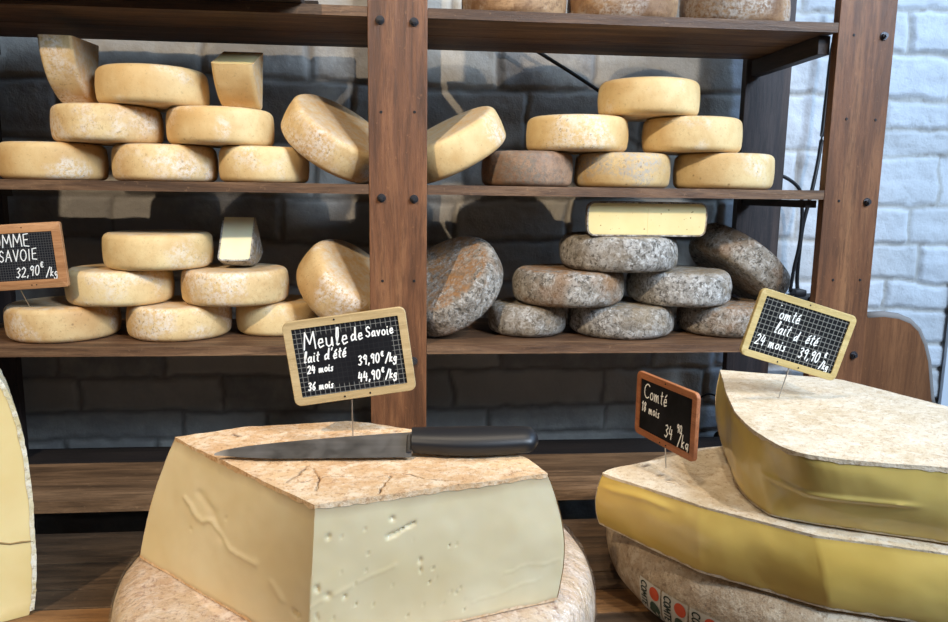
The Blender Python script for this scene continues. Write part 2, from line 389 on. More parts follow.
# ------------------------------------------------------------------ counter
ZC = H0-.51
ctr = thing('counter', 'brown plank-topped wooden counter carrying the large cut cheeses', 'counter', (0, 0, 0))
y = -.210; i = 0
rr = random.Random(3)
for wd, mt in [(.095, W_count), (.07, W_count), (.045, W_count), (.055, W_count2), (.075, W_count), (.085, W_count2), (.10, W_count2), (.1, W_count), (.1, W_count2)]:
    bm = NB(); box(bm, (-1.1, y-wd+.0015, ZC-.028), (1.35, y, ZC), .0015); obj('plank', bm, mt, ctr); y -= wd
bm = NB(); box(bm, (-1.08, y+.03, 0), (1.33, -.23, ZC-.0285)); obj('cabinet_body', bm, W_benchdark, ctr)

# ------------------------------------------------------------------ cheese wheels
def wheel_mesh(bm, R, h, seed=0, er=.35, bulge=.04, amp=.0015, nseg=64, rough=0, closed=True):
    """round cheese, axis Z, base at z=0: rounded edges, slightly bulging heel, hand-made unevenness"""
    e = h*er; prof = []
    for r in (0.001, .25, .5, .72, .88): prof.append((max(0, (R-e)*r), 0))
    for k in range(6): a = -PI/2+PI/2*k/5; prof.append((R-e+e*math.cos(a), e+e*math.sin(a)))
    for t in (.25, .5, .75): prof.append((R, e+(h-2*e)*t))
    for k in range(6): a = PI/2*k/5; prof.append((R-e+e*math.cos(a), h-e+e*math.sin(a)))
    for r in (.88, .72, .5, .25, 0.001): prof.append((max(0, (R-e)*r), h))
    prof = [(r+(bulge*h*math.sin(PI*min(1, max(0, z/h))) if r > R*.5 else 0), z) for r, z in prof]
    rings = []
    for (r, z) in prof:
        ring = []
        for k in range(nseg):
            a = 2*PI*k/nseg; p = Vector((r*math.cos(a), r*math.sin(a), z))
            q = Vector((p.x*7+seed*3.1, p.y*7-seed*1.7, p.z*9+seed))
            n1 = noise.noise(q); n2 = noise.noise(q*4)*.3+noise.noise(q*9)*.18*(1+rough*2)
            d = amp*(n1*1.6+n2)
            fl = .35 if (z <= 0 or z >= h) else 1
            dirv = Vector((math.cos(a), math.sin(a), 0)) if 0 < z < h else Vector((0, 0, 1 if z >= h else -1))
            if z <= 0: d = 0 if r < R*.7 else -abs(d)*.5
            ring.append(bm.verts.new(p+dirv*d*fl))
        rings.append(ring)
    for i in range(len(rings)-1):
        for k in range(nseg): bm.faces.new((rings[i][k], rings[i][(k+1) % nseg], rings[i+1][(k+1) % nseg], rings[i+1][k]))
    bm.faces.new(rings[0][::-1]); bm.faces.new(rings[-1])
    zmax = max(v.co.z for v in bm.verts)
    if zmax > h:
        for v in bm.verts:
            if v.co.z > h*.5: v.co.z = min(v.co.z, h)
def spans(uL, uR, vm, Yc):
    az = lambda u: math.atan2(ray(u, vm).x, ray(u, vm).y)
    a, b = az(uL), az(uR); mid = (a+b)/2; hh = (b-a)/2; D = (Yc+DC)/math.cos(mid)
    return D*math.sin(mid), D*math.sin(hh)
cnt = [0]
def tomme(uL, uR, vm, Yc, z, h, mat, label, group, er=.17, bulge=.05, amp=.0015, rough=0, twist=0):
    X, R = spans(uL, uR, vm, Yc); cnt[0] += 1
    bm = NB(); wheel_mesh(bm, R-bulge*h, h-.0006, seed=cnt[0]*1.37, er=er, bulge=bulge, amp=amp, rough=rough)
    o = obj('cheese_round', bm, mat, None, (X, Yc, z+.0004), smooth=True); o.rotation_euler.z = twist
    return tag(o, label, 'cheese', group)
G1 = 'yellow-rinded cheese wheels on the left shelves'; G2 = 'yellow-rinded cheese wheels on the right middle shelf'
G3 = 'grey-rinded cheese wheels on the right lower shelf'; G4 = 'brown cheese wheels on the top right shelf'
hm = .0640
r0, r1, r2_ = ZM, ZM+.0645, ZM+.129
tomme(-4, 109, 158, .12, r0, hm, T_yel, 'plain yellow wheel cut by the left photo edge, bottom of the upper left stack', G1)
tomme(111, 218, 161, .125, r0, hm, T_yel2, 'yellow wheel with a white and brown mould patch, middle of bottom row, upper left stack', G1, twist=2.0)
tomme(219, 309, 163, .12, r0, hm, T_yel, 'yellow wheel on the shelf, partly under the tilted wheel beside the centre post', G1, twist=4)
tomme(49, 163, 121, .118, r1, hm, T_yel2, 'speckled yellow wheel with white bloom, left one of second row, upper left stack', G1, twist=1)
tomme(165, 274, 125, .122, r1, hm, T_yel, 'yellow wheel carrying the small upright wedge, second row of the upper left stack', G1, twist=3)
tomme(95, 209, 83, .12, r2_, .0655, T_yel, 'topmost whole yellow wheel of the upper left stack, between two cut wedges', G1, twist=5)
tomme(481, 573, 169, .12, r0, hm, T_brn, 'dark brown-pink mottled wheel under the tilted yellow one, right middle shelf', G2, rough=1, twist=1)
tomme(574, 671, 170, .12, r0, hm, T_pat, 'yellow wheel with a grey mould patch on its side, middle of the bottom row', G2, twist=.5)
tomme(673, 775, 168, .12, r0, .0665, T_yel, 'yellow wheel at the right end of the bottom row, beside the rear post', G2, twist=2)
tomme(526, 629, 134, .12, r1+.0002, hm, T_yel, 'smooth pale yellow wheel in the second row, straddling the brown and grey-patched wheels', G2, twist=3)
tomme(642, 743, 131, .12, ZM+.067, hm, T_yel, 'yellow wheel in second row, resting on the rightmost bottom wheel', G2, twist=4)
tomme(598, 701, 96, .12, ZM+.1315, .0655, T_yel, 'topmost yellow wheel of the pyramid on the right middle shelf', G2, twist=6)
hl = .0620
s0, s1, s2 = ZL, ZL+.0625, ZL+.1265
tomme(4, 122, 325, .115, s0, hl, T_yel2, 'yellow wheel at the left end of the bottom row, under the wooden-framed price slate', G1, twist=2)
tomme(126, 233, 324, .12, s0, hl, T_yel2, 'yellow wheel with white furrowed patch, second from left in the lower left bottom row', G1, twist=3.2)
tomme(236, 318, 321, .150, s0, hl, T_yel, 'yellow wheel right end of bottom row, partly behind the Meule de Savoie slate', G1, twist=1)
tomme(64, 174, 286, .115, s1, .0635, T_yel, 'yellow wheel left in second row, right beside the wooden-framed price slate', G1, twist=4)
tomme(181, 289, 287, .12, s1, .0635, T_yel2, 'yellow wheel with small white star-shaped bloom, carrying the ivory cut wedge', G1, twist=5)
tomme(102, 214, 250, .118, s2, .064, T_yel, 'topmost whole yellow wheel of the lower left stack', G1, twist=.4)
gk = dict(er=.24, bulge=.07, amp=.003, rough=1)
tomme(488, 567, 325, .125, s0, .0605, T_grey, 'grey mouldy wheel beside the tilted grey one, left end of the bottom row', G3, **gk)
tomme(567, 674, 326, .125, s0, .0605, T_grey, 'grey mouldy wheel in the middle of the bottom row', G3, twist=2, **gk)
tomme(676, 772, 325, .125, s0, .0605, T_greyb, 'brown-grey wheel at the right end of the bottom row, partly behind the gridded slate', G3, twist=3, **gk)
tomme(512, 625, 291, .12, s0+.061, .066, T_greyb, 'grey wheel with a rough yellowish left side, left in the second row', G3, twist=1.4, **gk)
tomme(626, 731, 291, .12, s0+.061, .0655, T_grey, 'grey wheel right in the second row, under the end of the cut half wheel', G3, twist=4, **gk)
tomme(558, 678, 261, .118, s0+.1275, .066, T_grey, 'topmost grey wheel, carrying the cut half wheel', G3, twist=5, **gk)
for (a, b, lab, tw) in [(462, 566, 'speckled brown wheel nearest the centre post on the top shelf', 0), (567, 678, 'middle speckled brown wheel on the top shelf', 2), (679, 791, 'speckled brown wheel at the right end of the top shelf', 4)]:
    tomme(a, b, 8, .125, ZT+.016, .085, T_top, lab, G4, er=.2, bulge=.06, amp=.003, rough=1, twist=tw)

def tilted(u, Yc, R, h, axis, zlow, mat, label, group, v=None, name='cheese_round', **k):
    a = Vector(axis).normalized(); ext = R*math.sqrt(1-a.z*a.z)+h/2*abs(a.z)
    cnt[0] += 1; bm = NB(); wheel_mesh(bm, R, h, seed=cnt[0]*1.37, **k)
    bmesh.ops.translate(bm, verts=bm.verts, vec=(0, 0, -h/2))
    z = zlow+ext-.004
    X = PY(u, 311, Yc).x if v is None else PY(u, v, Yc).x
    o = obj(name, bm, mat, None, (X, Yc, z), smooth=True)
    o.rotation_mode = 'QUATERNION'; o.rotation_quaternion = a.to_track_quat('Z', 'Y')
    return tag(o, label, 'cheese', group)
tilted(338, .118, .098, .066, (.50, -.33, .80), ZM+.001, T_yel2, 'tilted yellow wheel with a crusty face, left of the centre post, upper shelf', G1, v=143, er=.17, bulge=.05)
tilted(452, .118, .098, .066, (-.46, -.20, .86), ZM+.001, T_yel, 'tilted yellow wheel leaning left against the centre post, right middle shelf', G2, v=148, er=.17, bulge=.05)
tilted(346, .110, .088, .088, (.60, -.38, .70), ZL+.004, T_yel2, 'tilted yellow wheel beside the centre post on the lower left shelf, above the slate', G1, v=300, er=.25, bulge=.05)
tilted(448, .116, .106, .068, (-.50, -.45, .74), ZL+.001, T_greyb, 'tilted grey wheel with a brown face leaning left towards the centre post', G3, v=295, er=.22, bulge=.06, amp=.003, rough=1)
tilted(738, .185, .105, .066, (.62, .10, .78), ZL+.040, T_greyb, 'tilted brown-grey wheel sloping down to the right behind the gridded slate', G3, v=262, er=.22, bulge=.06, amp=.003, rough=1)

# ---- cut pieces: a pie sector of a wheel, with paste and rind as parts
def sector(name, label, group, R, h, a0, a1, paste, rind, loc, rot, holes=False, th=.0028, rmin=.0005, er=.3, nseg=36):
    root = thing(name, label, 'cheese', loc, group); root.rotation_euler = rot
    e = h*er
    def prof(off):
        RR, lo, hi, ee = R-off, off, h-off, max(.002, e-off); p = []
        for k in range(7): a = -PI/2+PI/2*k/6; p.append((RR-ee+ee*math.cos(a)+.03*h*math.sin(PI*.3), lo+ee+ee*math.sin(a)))
        for t in (.33, .66): p.append((RR+.04*h, lo+ee+(hi-lo-2*ee)*t))
        for k in range(7): a = PI/2*k/6; p.append((RR-ee+ee*math.cos(a)+.03*h*math.sin(PI*.3), hi-ee+ee*math.sin(a)))
        return [(rmin, lo)]+p+[(rmin, hi)]
    inner = prof(th); outer = prof(0)
    bm = NB(); cols = []
    for k in range(nseg+1):
        a = math.radians(a0+(a1-a0)*k/nseg)
        cols.append([bm.verts.new((r*math.cos(a), r*math.sin(a), z)) for r, z in inner])
    n = len(inner)
    for k in range(nseg):
        for i in range(n): bm.faces.new((cols[k][i], cols[k+1][i], cols[k+1][(i+1) % n], cols[k][(i+1) % n]))
    bm.faces.new(cols[0]); bm.faces.new(cols[-1][::-1]); obj('paste', bm, paste, root, angle=35)
    bm = NB(); cols = []; loop = outer+inner[::-1]; n = len(loop)
    for k in range(nseg+1):
        a = math.radians(a0+(a1-a0)*k/nseg); col = []
        for r, z in loop:
            p = Vector((r*math.cos(a), r*math.sin(a), z))
            if (r, z) in outer and r > R*.5 and 0 < k < nseg: p += Vector((math.cos(a), math.sin(a), 0))*noise.noise(p*40)*.0012
            col.append(bm.verts.new(p))
        cols.append(col)
    for k in range(nseg):
        for i in range(n): bm.faces.new((cols[k][i], cols[k+1][i], cols[k+1][(i+1) % n], cols[k][(i+1) % n]))
    for c_, rev in ((cols[0], 1), (cols[-1], -1)):
        m_ = len(outer)
        for i in range(m_-1):
            f = (c_[i], c_[i+1], c_[2*m_-2-i], c_[2*m_-1-i]); bm.faces.new(f[::rev])
    obj('rind', bm, rind, root, angle=50)
    if holes:
        rg = random.Random(4); me_ = plain('hole_shade', srgb(150, 112, 60), .8)
        for k in range(26):
            x = rg.uniform(-R*.9, R*.9); z = rg.uniform(h*.15, h*.85); s = rg.uniform(.0005, .0016)
            bm = NB(); bmesh.ops.create_icosphere(bm, subdivisions=2, radius=s, matrix=Matrix.Diagonal((1, .35, .8, 1)))
            obj('eye', bm, me_, root, (x, .0002, z))
    return root
# half wheel on top of the grey stack, cut face to the front
ztop = s0+.1275+.0665
a, b = PY(588, 226, .035), PY(705, 229, .035)
sector('half_cheese_round', 'half wheel with pale yellow cut face lying on the topmost grey wheel', None, (b.x-a.x)/2, .062, 0, 180, P_tomme, T_greyb, ((a.x+b.x)/2, .034, ztop), (0, 0, 0), holes=True, er=.22)
# upright wedges on the left stacks
zt1 = ZM+.129
UP = (PI/2, 0, PI/2)            # axis of the wheel along world X, sector in the YZ plane
p = PY(62, 70, .045)
sector('cheese_wedge', 'upright wedge with yellow rind and grey side, top left of upper left stack', None, .112, .056, 182, 258, P_tomme, [T_yel2, T_grey], (p.x-.036, .155, zt1+.1105), UP, er=.12)
p = PY(233, 80, .05)
sector('cheese_wedge', 'small upright wedge with pale cut top, right of the topmost upper left wheel', None, .108, .070, 200, 256, P_tomme, T_yel, (p.x-.035, .145, ZM+.129+.1058), UP, er=.12)
p = PY(231, 235, .06)
sector('cheese_wedge', 'small grey-rinded wedge with bright ivory cut face on the lower left stack', None, .088, .060, 233, 300, P_white, T_grey, (p.x-.028, .125, ZL+.126+.0925), (PI/2, -.10, PI/2-.05), er=.12)

# ------------------------------------------------------------------ large cut cheeses on the counter
def seg_d(px, py, a, b):
    ax, ay = a; bx, by = b; dx, dy = bx-ax, by-ay; L = dx*dx+dy*dy
    t = 0 if L == 0 else max(0, min(1, ((px-ax)*dx+(py-ay)*dy)/L)); return math.hypot(px-ax-t*dx, py-ay-t*dy), t
def poly_d(x, y, pts): return min(seg_d(x, y, pts[i], pts[i+1])[0] for i in range(len(pts)-1))
def cut_block(root, zb, zt, segs, body_mat, rind_mat, nz=14, rind_h=.005, cracks=(), K=26, seed=0, top_amp=.0012, rind_drop=.002, marks=None, edge_round=.0):
    """segs: dict(kind 'cut'|'heel', bot, top: polylines of XY, bulge: XY vectors at the two ends (or one), n)."""
    cols = []
    for si, s in enumerate(segs):
        b, t = [Vector(q) for q in s['bot']], [Vector(q) for q in s['top']]
        def samp(pl, u):
            L = [0]
            for i in range(len(pl)-1): L.append(L[-1]+(pl[i+1]-pl[i]).length)
            d = u*L[-1]
            for i in range(len(pl)-1):
                if d <= L[i+1] or i == len(pl)-2:
                    return pl[i].lerp(pl[i+1], (d-L[i])/max(1e-9, L[i+1]-L[i]))
        if s.get('smooth'): b = [Vector(q[:2]) for q in spline([(*q, 0) for q in b])]; t = [Vector(q[:2]) for q in spline([(*q, 0) for q in t])]
        B0, B1 = [Vector(q) for q in s['bulge']]
        for k in range(s['n']):
            u = k/s['n']; cols.append((samp(b, u), samp(t, u), B0.lerp(B1, u), s['kind'], si, u))
    n = len(cols)
    cen = sum((c[1] for c in cols), Vector((0, 0)))/n
    nrm = []
    for i in range(n):
        tg = cols[(i+1) % n][1]-cols[i-1][1]; v = Vector((tg.y, -tg.x)).normalized()
        if v.dot(cols[i][1]-cen) < 0: v = -v
        nrm.append(v)
    H = zt-zb; side = []
    for i, (b, t, B, kind, si, u) in enumerate(cols):
        col = []
        for j in range(nz+1):
            q = j/nz; p = b.lerp(t, q)+B*(4*q*(1-q)); z = zb+H*q
            d = noise.noise(Vector((p.x*22+seed, p.y*22, z*22)))*.0011+noise.noise(Vector((p.x*70+seed, p.y*70, z*70)))*.0003
            if marks and kind == 'cut': d += marks(si, u, q)*min(1, 8*q*(1-q)+.1)
            p = p+nrm[i]*d; col.append(Vector((p.x, p.y, z)))
        side.append(col)
    bm = NB(); V = [[bm.verts.new(p) for p in col] for col in side]
    for i in range(n):
        for j in range(nz):
            bm.faces.new((V[i][j], V[(i+1) % n][j], V[(i+1) % n][j+1], V[i][j+1]))
    bm.faces.new([V[i][0] for i in range(n)][::-1]); bm.faces.new([V[i][nz] for i in range(n)])
    obj('paste', bm, body_mat, root, angle=60)
    # rind: a thin crust over the top, and over the heel side
    bm = NB(); cl = bm.verts.layers.float.new('crack')
    def topz(x, y):
        r = noise.noise(Vector((x*14+seed, y*14, 2)))*top_amp+noise.noise(Vector((x*60, y*60, seed)))*top_amp*.5
        c = 0
        for pl, wd in cracks:
            d = poly_d(x+noise.noise(Vector((x*160, y*160, 1)))*.002, y+noise.noise(Vector((x*160, y*160, 9)))*.002, pl); c = max(c, 1-min(1, d/wd))
        return zt+.0016+r-.0025*c, min(1, c*1.6)
    rings = []
    for k in range(K+1):
        f = 1-(k/K)**1.0*.985; ring = []
        for i in range(n):
            p = cen+(side[i][nz].xy-cen)*f+(nrm[i]*.0006 if k == 0 else Vector((0, 0)))
            z, c = topz(p.x, p.y); v = bm.verts.new((p.x, p.y, z)); v[cl] = c if k else 0; ring.append(v)
        rings.append(ring)
    for k in range(K):
        for i in range(n): bm.faces.new((rings[k][i], rings[k][(i+1) % n], rings[k+1][(i+1) % n], rings[k+1][i]))
    bm.faces.new(rings[-1])
    sk = []
    for i in range(n):
        p = side[i][nz].xy+nrm[i]*.0006
        dz = rind_h+.0022*noise.noise(Vector((p.x*90, p.y*90, seed+4)))
        sk.append(bm.verts.new((p.x, p.y, zt-dz)))
    for i in range(n): bm.faces.new((rings[0][i], sk[i], sk[(i+1) % n], rings[0][(i+1) % n]))
    # bottom crust line
    lo = []; lo2 = []
    for i in range(n):
        p = side[i][0].xy+nrm[i]*.0008; dz = rind_h*.8+.002*noise.noise(Vector((p.x*90, p.y*90, seed+8)))
        q = min(1, dz/H); ss = side[i][0].lerp(side[i][1], min(1, q*nz)); pp = ss.xy+nrm[i]*.0008
        lo.append(bm.verts.new((p.x, p.y, zb))); lo2.append(bm.verts.new((pp.x, pp.y, zb+dz)))
    for i in range(n): bm.faces.new((lo[i], lo[(i+1) % n], lo2[(i+1) % n], lo2[i]))
    for i in range(n):
        if cols[i][3] == 'heel':
            i2 = (i+1) % n; q0 = [bm.verts.new((p.x+nrm[i].x*.0009, p.y+nrm[i].y*.0009, p.z)) for p in side[i]]; q1 = [bm.verts.new((p.x+nrm[i2].x*.0009, p.y+nrm[i2].y*.0009, p.z)) for p in side[i2]]
            for j in range(nz): bm.faces.new((q0[j], q1[j], q1[j+1], q0[j+1]))
    bmesh.ops.remove_doubles(bm, verts=bm.verts, dist=.00005)
    obj('rind', bm, rind_mat, root, angle=50)
def XY(u, v, z): p = PZ(u, v, z); return (p.x, p.y)
def off(p, d): return (p[0]+d[0], p[1]+d[1])

# --- the big half-cut wheel under the knife
ZW = H0-.400                    # top of the wrapped wheel
ZMT = H0-.265                   # top of the meule piece
A = XY(175, 437, ZMT); B = XY(315, 505, ZMT); Cc = XY(547, 473, ZMT); D1 = XY(528, 459, ZMT); D2 = XY(470, 437, ZMT); D3 = XY(350, 421, ZMT); D4 = XY(250, 427, ZMT)
A_ = XY(140, 557, ZW); B_ = off(B, (-.008, -.006)); C_ = XY(556, 600, ZW)
D1_ = off(D1, (.028, .03)); D2_ = off(D2, (.03, .045)); D3_ = off(D3, (-.005, .05)); D4_ = off(D4, (-.03, .045))
piece = thing('cheese_piece', 'huge cut piece of pale cheese with a cracked tan crust, under the knife', 'cheese', (0, 0, 0))
def meule_marks(si, u, q):
    d = 0; wq = noise.noise(Vector((u*9, q*6, 3+si)))*.035+noise.noise(Vector((u*30, q*20, 5)))*.012; q = q+wq
    if si == 0:      # left face: a torn ridge
        x = u
        m_ = poly_d(x, q, [(.22, .60), (.36, .50), (.42, .56), (.55, .42), (.70, .42)])
        d += .0015*math.exp(-(m_/.018)**2)
        m_ = poly_d(x, q, [(.30, .70), (.42, .62), (.50, .46)]); d -= .0012*math.exp(-(m_/.03)**2)
        m_ = poly_d(x, q, [(.80, .34), (.86, .26)]); d += .001*math.exp(-(m_/.02)**2)
        for (a, b, r, k) in ((.93, .22, .018, .004), (.30, .42, .008, .002), (.5, .62, .006, .0015)):
            rr_ = math.hypot(x-a, q-b); d -= k*math.exp(-(rr_/r)**2)
    if si == 1:
        for pl, wv, k in (([(0, .32), (.10, .40), (.20, .46), (.30, .52)], .010, .0006), ([(.28, .72), (.36, .77), (.385, .79)], .009, -.0035), ([(.62, .12), (.9, .2)], .008, .0004), ([(.75, .30), (.98, .33)], .008, .0004)):
            m_ = poly_d(u, q, pl); d += k*math.exp(-(m_/wv)**2)
        for (a, b, r) in HOLES:
            rr_ = math.hypot((u-a)*1.7, q-b); d -= .0030*math.exp(-(rr_/r)**2)
    return d
hr = random.Random(8)
HOLES = [(.30, .84, .018), (.055, .80, .014), (.02, .45, .014), (.06, .38, .02), (.40, .50, .012), (.12, .36, .012)]
for _ in range(34): HOLES.append((hr.uniform(.02, .6), hr.choice([hr.uniform(.05, .3), hr.uniform(.3, .8)]), hr.uniform(.004, .008)))
crk = [([XY(307, 466, ZMT), XY(300, 474, ZMT), XY(285, 482, ZMT)], .0016), ([XY(313, 468, ZMT), XY(319, 478, ZMT), XY(316, 490, ZMT)], .0010),
       ([XY(379, 494, ZMT), XY(386, 482, ZMT), XY(392, 474, ZMT), XY(410, 474, ZMT), XY(425, 479, ZMT), XY(446, 481, ZMT)], .0011),
       ([XY(300, 482, ZMT), XY(330, 476, ZMT), XY(372, 477, ZMT), XY(392, 474, ZMT)], .0008), ([XY(232, 433, ZMT), XY(240, 437, ZMT)], .0018),
       ([XY(395, 431, ZMT), XY(403, 430, ZMT)], .0018), ([XY(505, 476, ZMT), XY(520, 471, ZMT)], .0012)]
segs = [dict(kind='cut', bot=[A_, B_], top=[A, B], bulge=[(-.006, .006), (0, 0)], n=150),
        dict(kind='cut', bot=[B_, C_], top=[B, Cc], bulge=[(0, 0), (.012, .003)], n=190),
        dict(kind='heel', bot=[C_, D1_, D2_, D3_, D4_, A_], top=[Cc, D1, D2, D3, D4, A], bulge=[(.012, .003), (-.006, .006)], n=90)]
cut_block(piece, ZW, ZMT-.0016, segs, P_meule, K_meule, nz=70, rind_h=.003, cracks=crk, K=60, seed=3, marks=meule_marks, top_amp=.0014)

# --- wrapped whole wheel underneath
def big_wheel(name, label, cx, cy, R, z0, z1, mat, seed, group=None, bulge=.10, er=.22, nseg=128):
    root = thing(name, label, 'cheese', (cx, cy, z0), group)
    bm = NB(); h = z1-z0-.0006; wheel_mesh(bm, R-bulge*h, h, seed=seed, er=er, bulge=bulge, amp=.002, nseg=nseg)
    cl = bm.verts.layers.float.new('crack')
    obj('rind', bm, mat, root, angle=60); return root
CW = ( -.048, -.498 )
wr = big_wheel('wrapped_cheese_round', 'large whole wheel wrapped in crinkled cling film, under the piece with the knife', CW[0], CW[1], .262, ZC+.0008, ZW-.0008, K_wrap, 5)
M_ = Mat('cling_film', .12); v = M_.vec()
tr = M_.n('BsdfTransparent'); gl = M_.n('BsdfGlossy', {'Roughness': .12}); fr = M_.n('Fresnel', {'IOR': 1.45})
hgt = M_.add(M_.noise(v, 30, 3, .5, 2.0), M_.mul(M_.noise(v, 90, 3, .6, 1.5), .5))
bp = M_.n('Bump', {'Height': hgt, 'Strength': .9, 'Distance': .006}); M_.t.links.new(bp.outputs[0], gl.inputs['Normal']); M_.t.links.new(bp.outputs[0], fr.inputs['Normal'])
fac = M_.n('Math', {0: M_.add(M_.mul(fr.outputs[0], .9), .03), 1: .38}, operation='MINIMUM').outputs[0]
mx = M_.n('MixShader', {0: fac, 1: tr.outputs[0], 2: gl.outputs[0]}); M_.t.links.new(mx.outputs[0], M_.t.nodes['Material Output'].inputs[0]); M_film = M_.m
def film(root, R, h, seed, a0=0, a1=360, nseg=220, nz=26):
    """crinkled transparent skin hugging heel and rim"""
    bm = NB(); cols = []; e = .22*h
    prof = []
    for t in range(nz+1):
        q = t/nz
        if q < .62: z = h*q/.62*.86; r = R+.0014-(.004 if z < e else 0)
        elif q < .78: a = (q-.62)/.16*PI/2; r = R-e*.9+.0014+e*.9*math.cos(a); z = h*.86+(h*.14+.0015)*math.sin(a)
        else: r = (R-e*.9)-(q-.78)/.22*.045; z = h+.0016
        prof.append((r-.10*h+.10*h*math.sin(PI*min(1, max(0, z/h))), z))
    for k in range(nseg):
        a = math.radians(a0+(a1-a0)*k/nseg); col = []
        for (r, z) in prof:
            p = Vector((r*math.cos(a), r*math.sin(a), z))
            q = Vector((a*R*26+seed+z*12, z*9, seed)); w1 = abs(noise.noise(q))*.0032; w2 = abs(noise.noise(q*2.7))*.0014
            if z < h*.98: p += Vector((math.cos(a), math.sin(a), 0))*(w1+w2)
            else: p.z += (w1+w2)*.12
            col.append(bm.verts.new(p))
        cols.append(col)
    for k in range(nseg):
        for i in range(nz): bm.faces.new((cols[k][i], cols[(k+1) % nseg][i], cols[(k+1) % nseg][i+1], cols[k][i+1]))
    return obj('plastic_wrap', bm, M_film, root, smooth=True)
film(wr, .262, ZW-ZC-.0022, 2)

# --- stack on the right: whole wheel, wedge, wedge
Z3, Z2, Z1 = H0-.415, H0-.340, H0-.256
WC = (.552, -.402); WR = .278
cw = big_wheel('labelled_cheese_round', 'whole brown cheese wheel with COMTE labels around its side, bottom of the right stack', WC[0], WC[1], WR, ZC+.0006, Z3-.0006, K_wheel, 9)
low = thing('cheese_slab', 'wide yellow slab in the middle of the right stack, under the topmost wedge', 'cheese', (0, 0, 0))
P = [XY(603, 473, Z2), XY(700, 505, Z2), XY(815, 535, Z2)]
dirr = Vector((.10*1.1, -.039*1.1)); e1 = off(P[2], (.12, -.048)); e2 = off(P[2], (.36, -.09))
back = [e2, off(P[0], (.50, .14)), off(P[0], (.30, .175)), XY(720, 447, Z2), off(P[0], (.012, .012)), P[0]]
Pb = [XY(600, 524, Z3), XY(700, 572, Z3), XY(828, 609, Z3)]
segs = [dict(kind='cut', bot=Pb[:3], top=P[:3], bulge=[(-.008, -.004), (-.002, -.008)], n=110),
        dict(kind='cut', bot=[Pb[2], off(Pb[2], (.12, -.048)), off(Pb[2], (.35, -.085))], top=[P[2], e1, e2], bulge=[(-.002, -.008), (0, -.008)], n=80),
        dict(kind='heel', bot=[off(Pb[2], (.35, -.085))]+back[1:-1]+[Pb[0]], top=back, bulge=[(0, -.008), (-.008, -.004)], n=80)]
def low_marks(si, u, q):
    d = .0016*noise.noise(Vector((u*7+si*3, q*2.2, 4)))
    d += .002*math.exp(-(poly_d(u, q, [(.08, .80), (.26, .86), (.34, .84)])/.05)**2) if si == 0 else 0
    return d
cut_block(low, Z3, Z2-.0016, segs, P_comte, K_comte, nz=36, rind_h=.0032, cracks=[([XY(637, 459, Z2), XY(655, 472, Z2), XY(676, 486, Z2)], .0014)], K=40, seed=7, marks=low_marks)
top = thing('cheese_slab', 'thick yellow wedge with a flat pale crust, topmost of the right stack, holding the gridded slate', 'cheese', (0, 0, 0))
T = [XY(720, 370, Z1), XY(735, 410, Z1), XY(770, 440, Z1), XY(818, 456, Z1), XY(948, 468, Z1)]
Tb = [XY(722, 447, Z2), XY(738, 488, Z2), XY(762, 512, Z2), XY(797, 523, Z2), XY(948, 546, Z2)]
t5 = off(T[4], (.16, -.01)); t6 = off(T[4], (.24, .08)); t7 = XY(1000, 420, Z1); 
tb5 = off(Tb[4], (.14, -.01)); tb6 = off(Tb[4], (.22, .08)); tb7 = off(t7, (-.01, -.02))
segs = [dict(kind='cut', bot=Tb, top=T, bulge=[(-.008, 0), (0, -.006)], n=150, smooth=True),
        dict(kind='cut', bot=[Tb[4], tb5, tb6], top=[T[4], t5, t6], bulge=[(0, -.006), (0, 0)], n=40),
        dict(kind='heel', bot=[tb6, tb7, XY(850, 440, Z2), Tb[0]], top=[t6, t7, XY(840, 379, Z1), T[0]], bulge=[(0, 0), (-.008, 0)], n=50)]
def top_marks(si, u, q):
    d = .002*noise.noise(Vector((u*6+3, q*1.8, 9)))
    if si == 0: d += .0025*math.exp(-(poly_d(u, q, [(.62, .50), (.72, .46), (.90, .50)])/.03)**2)+.0018*math.exp(-(poly_d(u, q, [(.36, .12), (.46, .06)])/.04)**2)
    return d
cut_block(top, Z2+.0024, Z1-.0016, segs, P_comte2, K_comte, nz=40, rind_h=.0026, K=40, seed=12, marks=top_marks, top_amp=.0008)

# --- slab cut by the left edge of the photograph
sl = thing('cheese_slab', 'tall pale yellow slab with rounded white-crusted side at the left photo edge', 'cheese', (0, 0, 0))
ys = -.425
prof = [(34, 607), (36, 590), (36.5, 560), (35.5, 541), (34.5, 530), (33, 500), (28, 460), (22, 430), (13, 402), (6, 388), (-3, 376), (-16, 364), (-40, 350)]
YS = math.radians(30); PV = PY(36, 560, ys)
def in_plane(u, v):          # meet the slab's front plane, which is turned 30 degrees towards the aisle
    d = ray(u, v); nn = Vector((-math.sin(YS), math.cos(YS), 0)); t = (PV-CAM).dot(nn)/d.dot(nn); return CAM+d*t
def loc_x(p): return (p-PV).xy.dot(Vector((math.cos(YS), math.sin(YS))))
pp = [in_plane(u, v) for u, v in prof]; pp[0].z = ZC+.006
curve = [(loc_x(p), p.z-ZC) for p in pp]
curve = [(q.x, q.y) for q in spline([(x, z, 0) for x, z in curve], 6)]
x_l = curve[-1][0]-.22
out = [(curve[0][0]-.006, .0006)]+curve+[(x_l, curve[-1][1]+.02), (x_l, .0006)]
sl.location = (PV.x, PV.y, ZC); sl.rotation_euler.z = YS; ys = 0
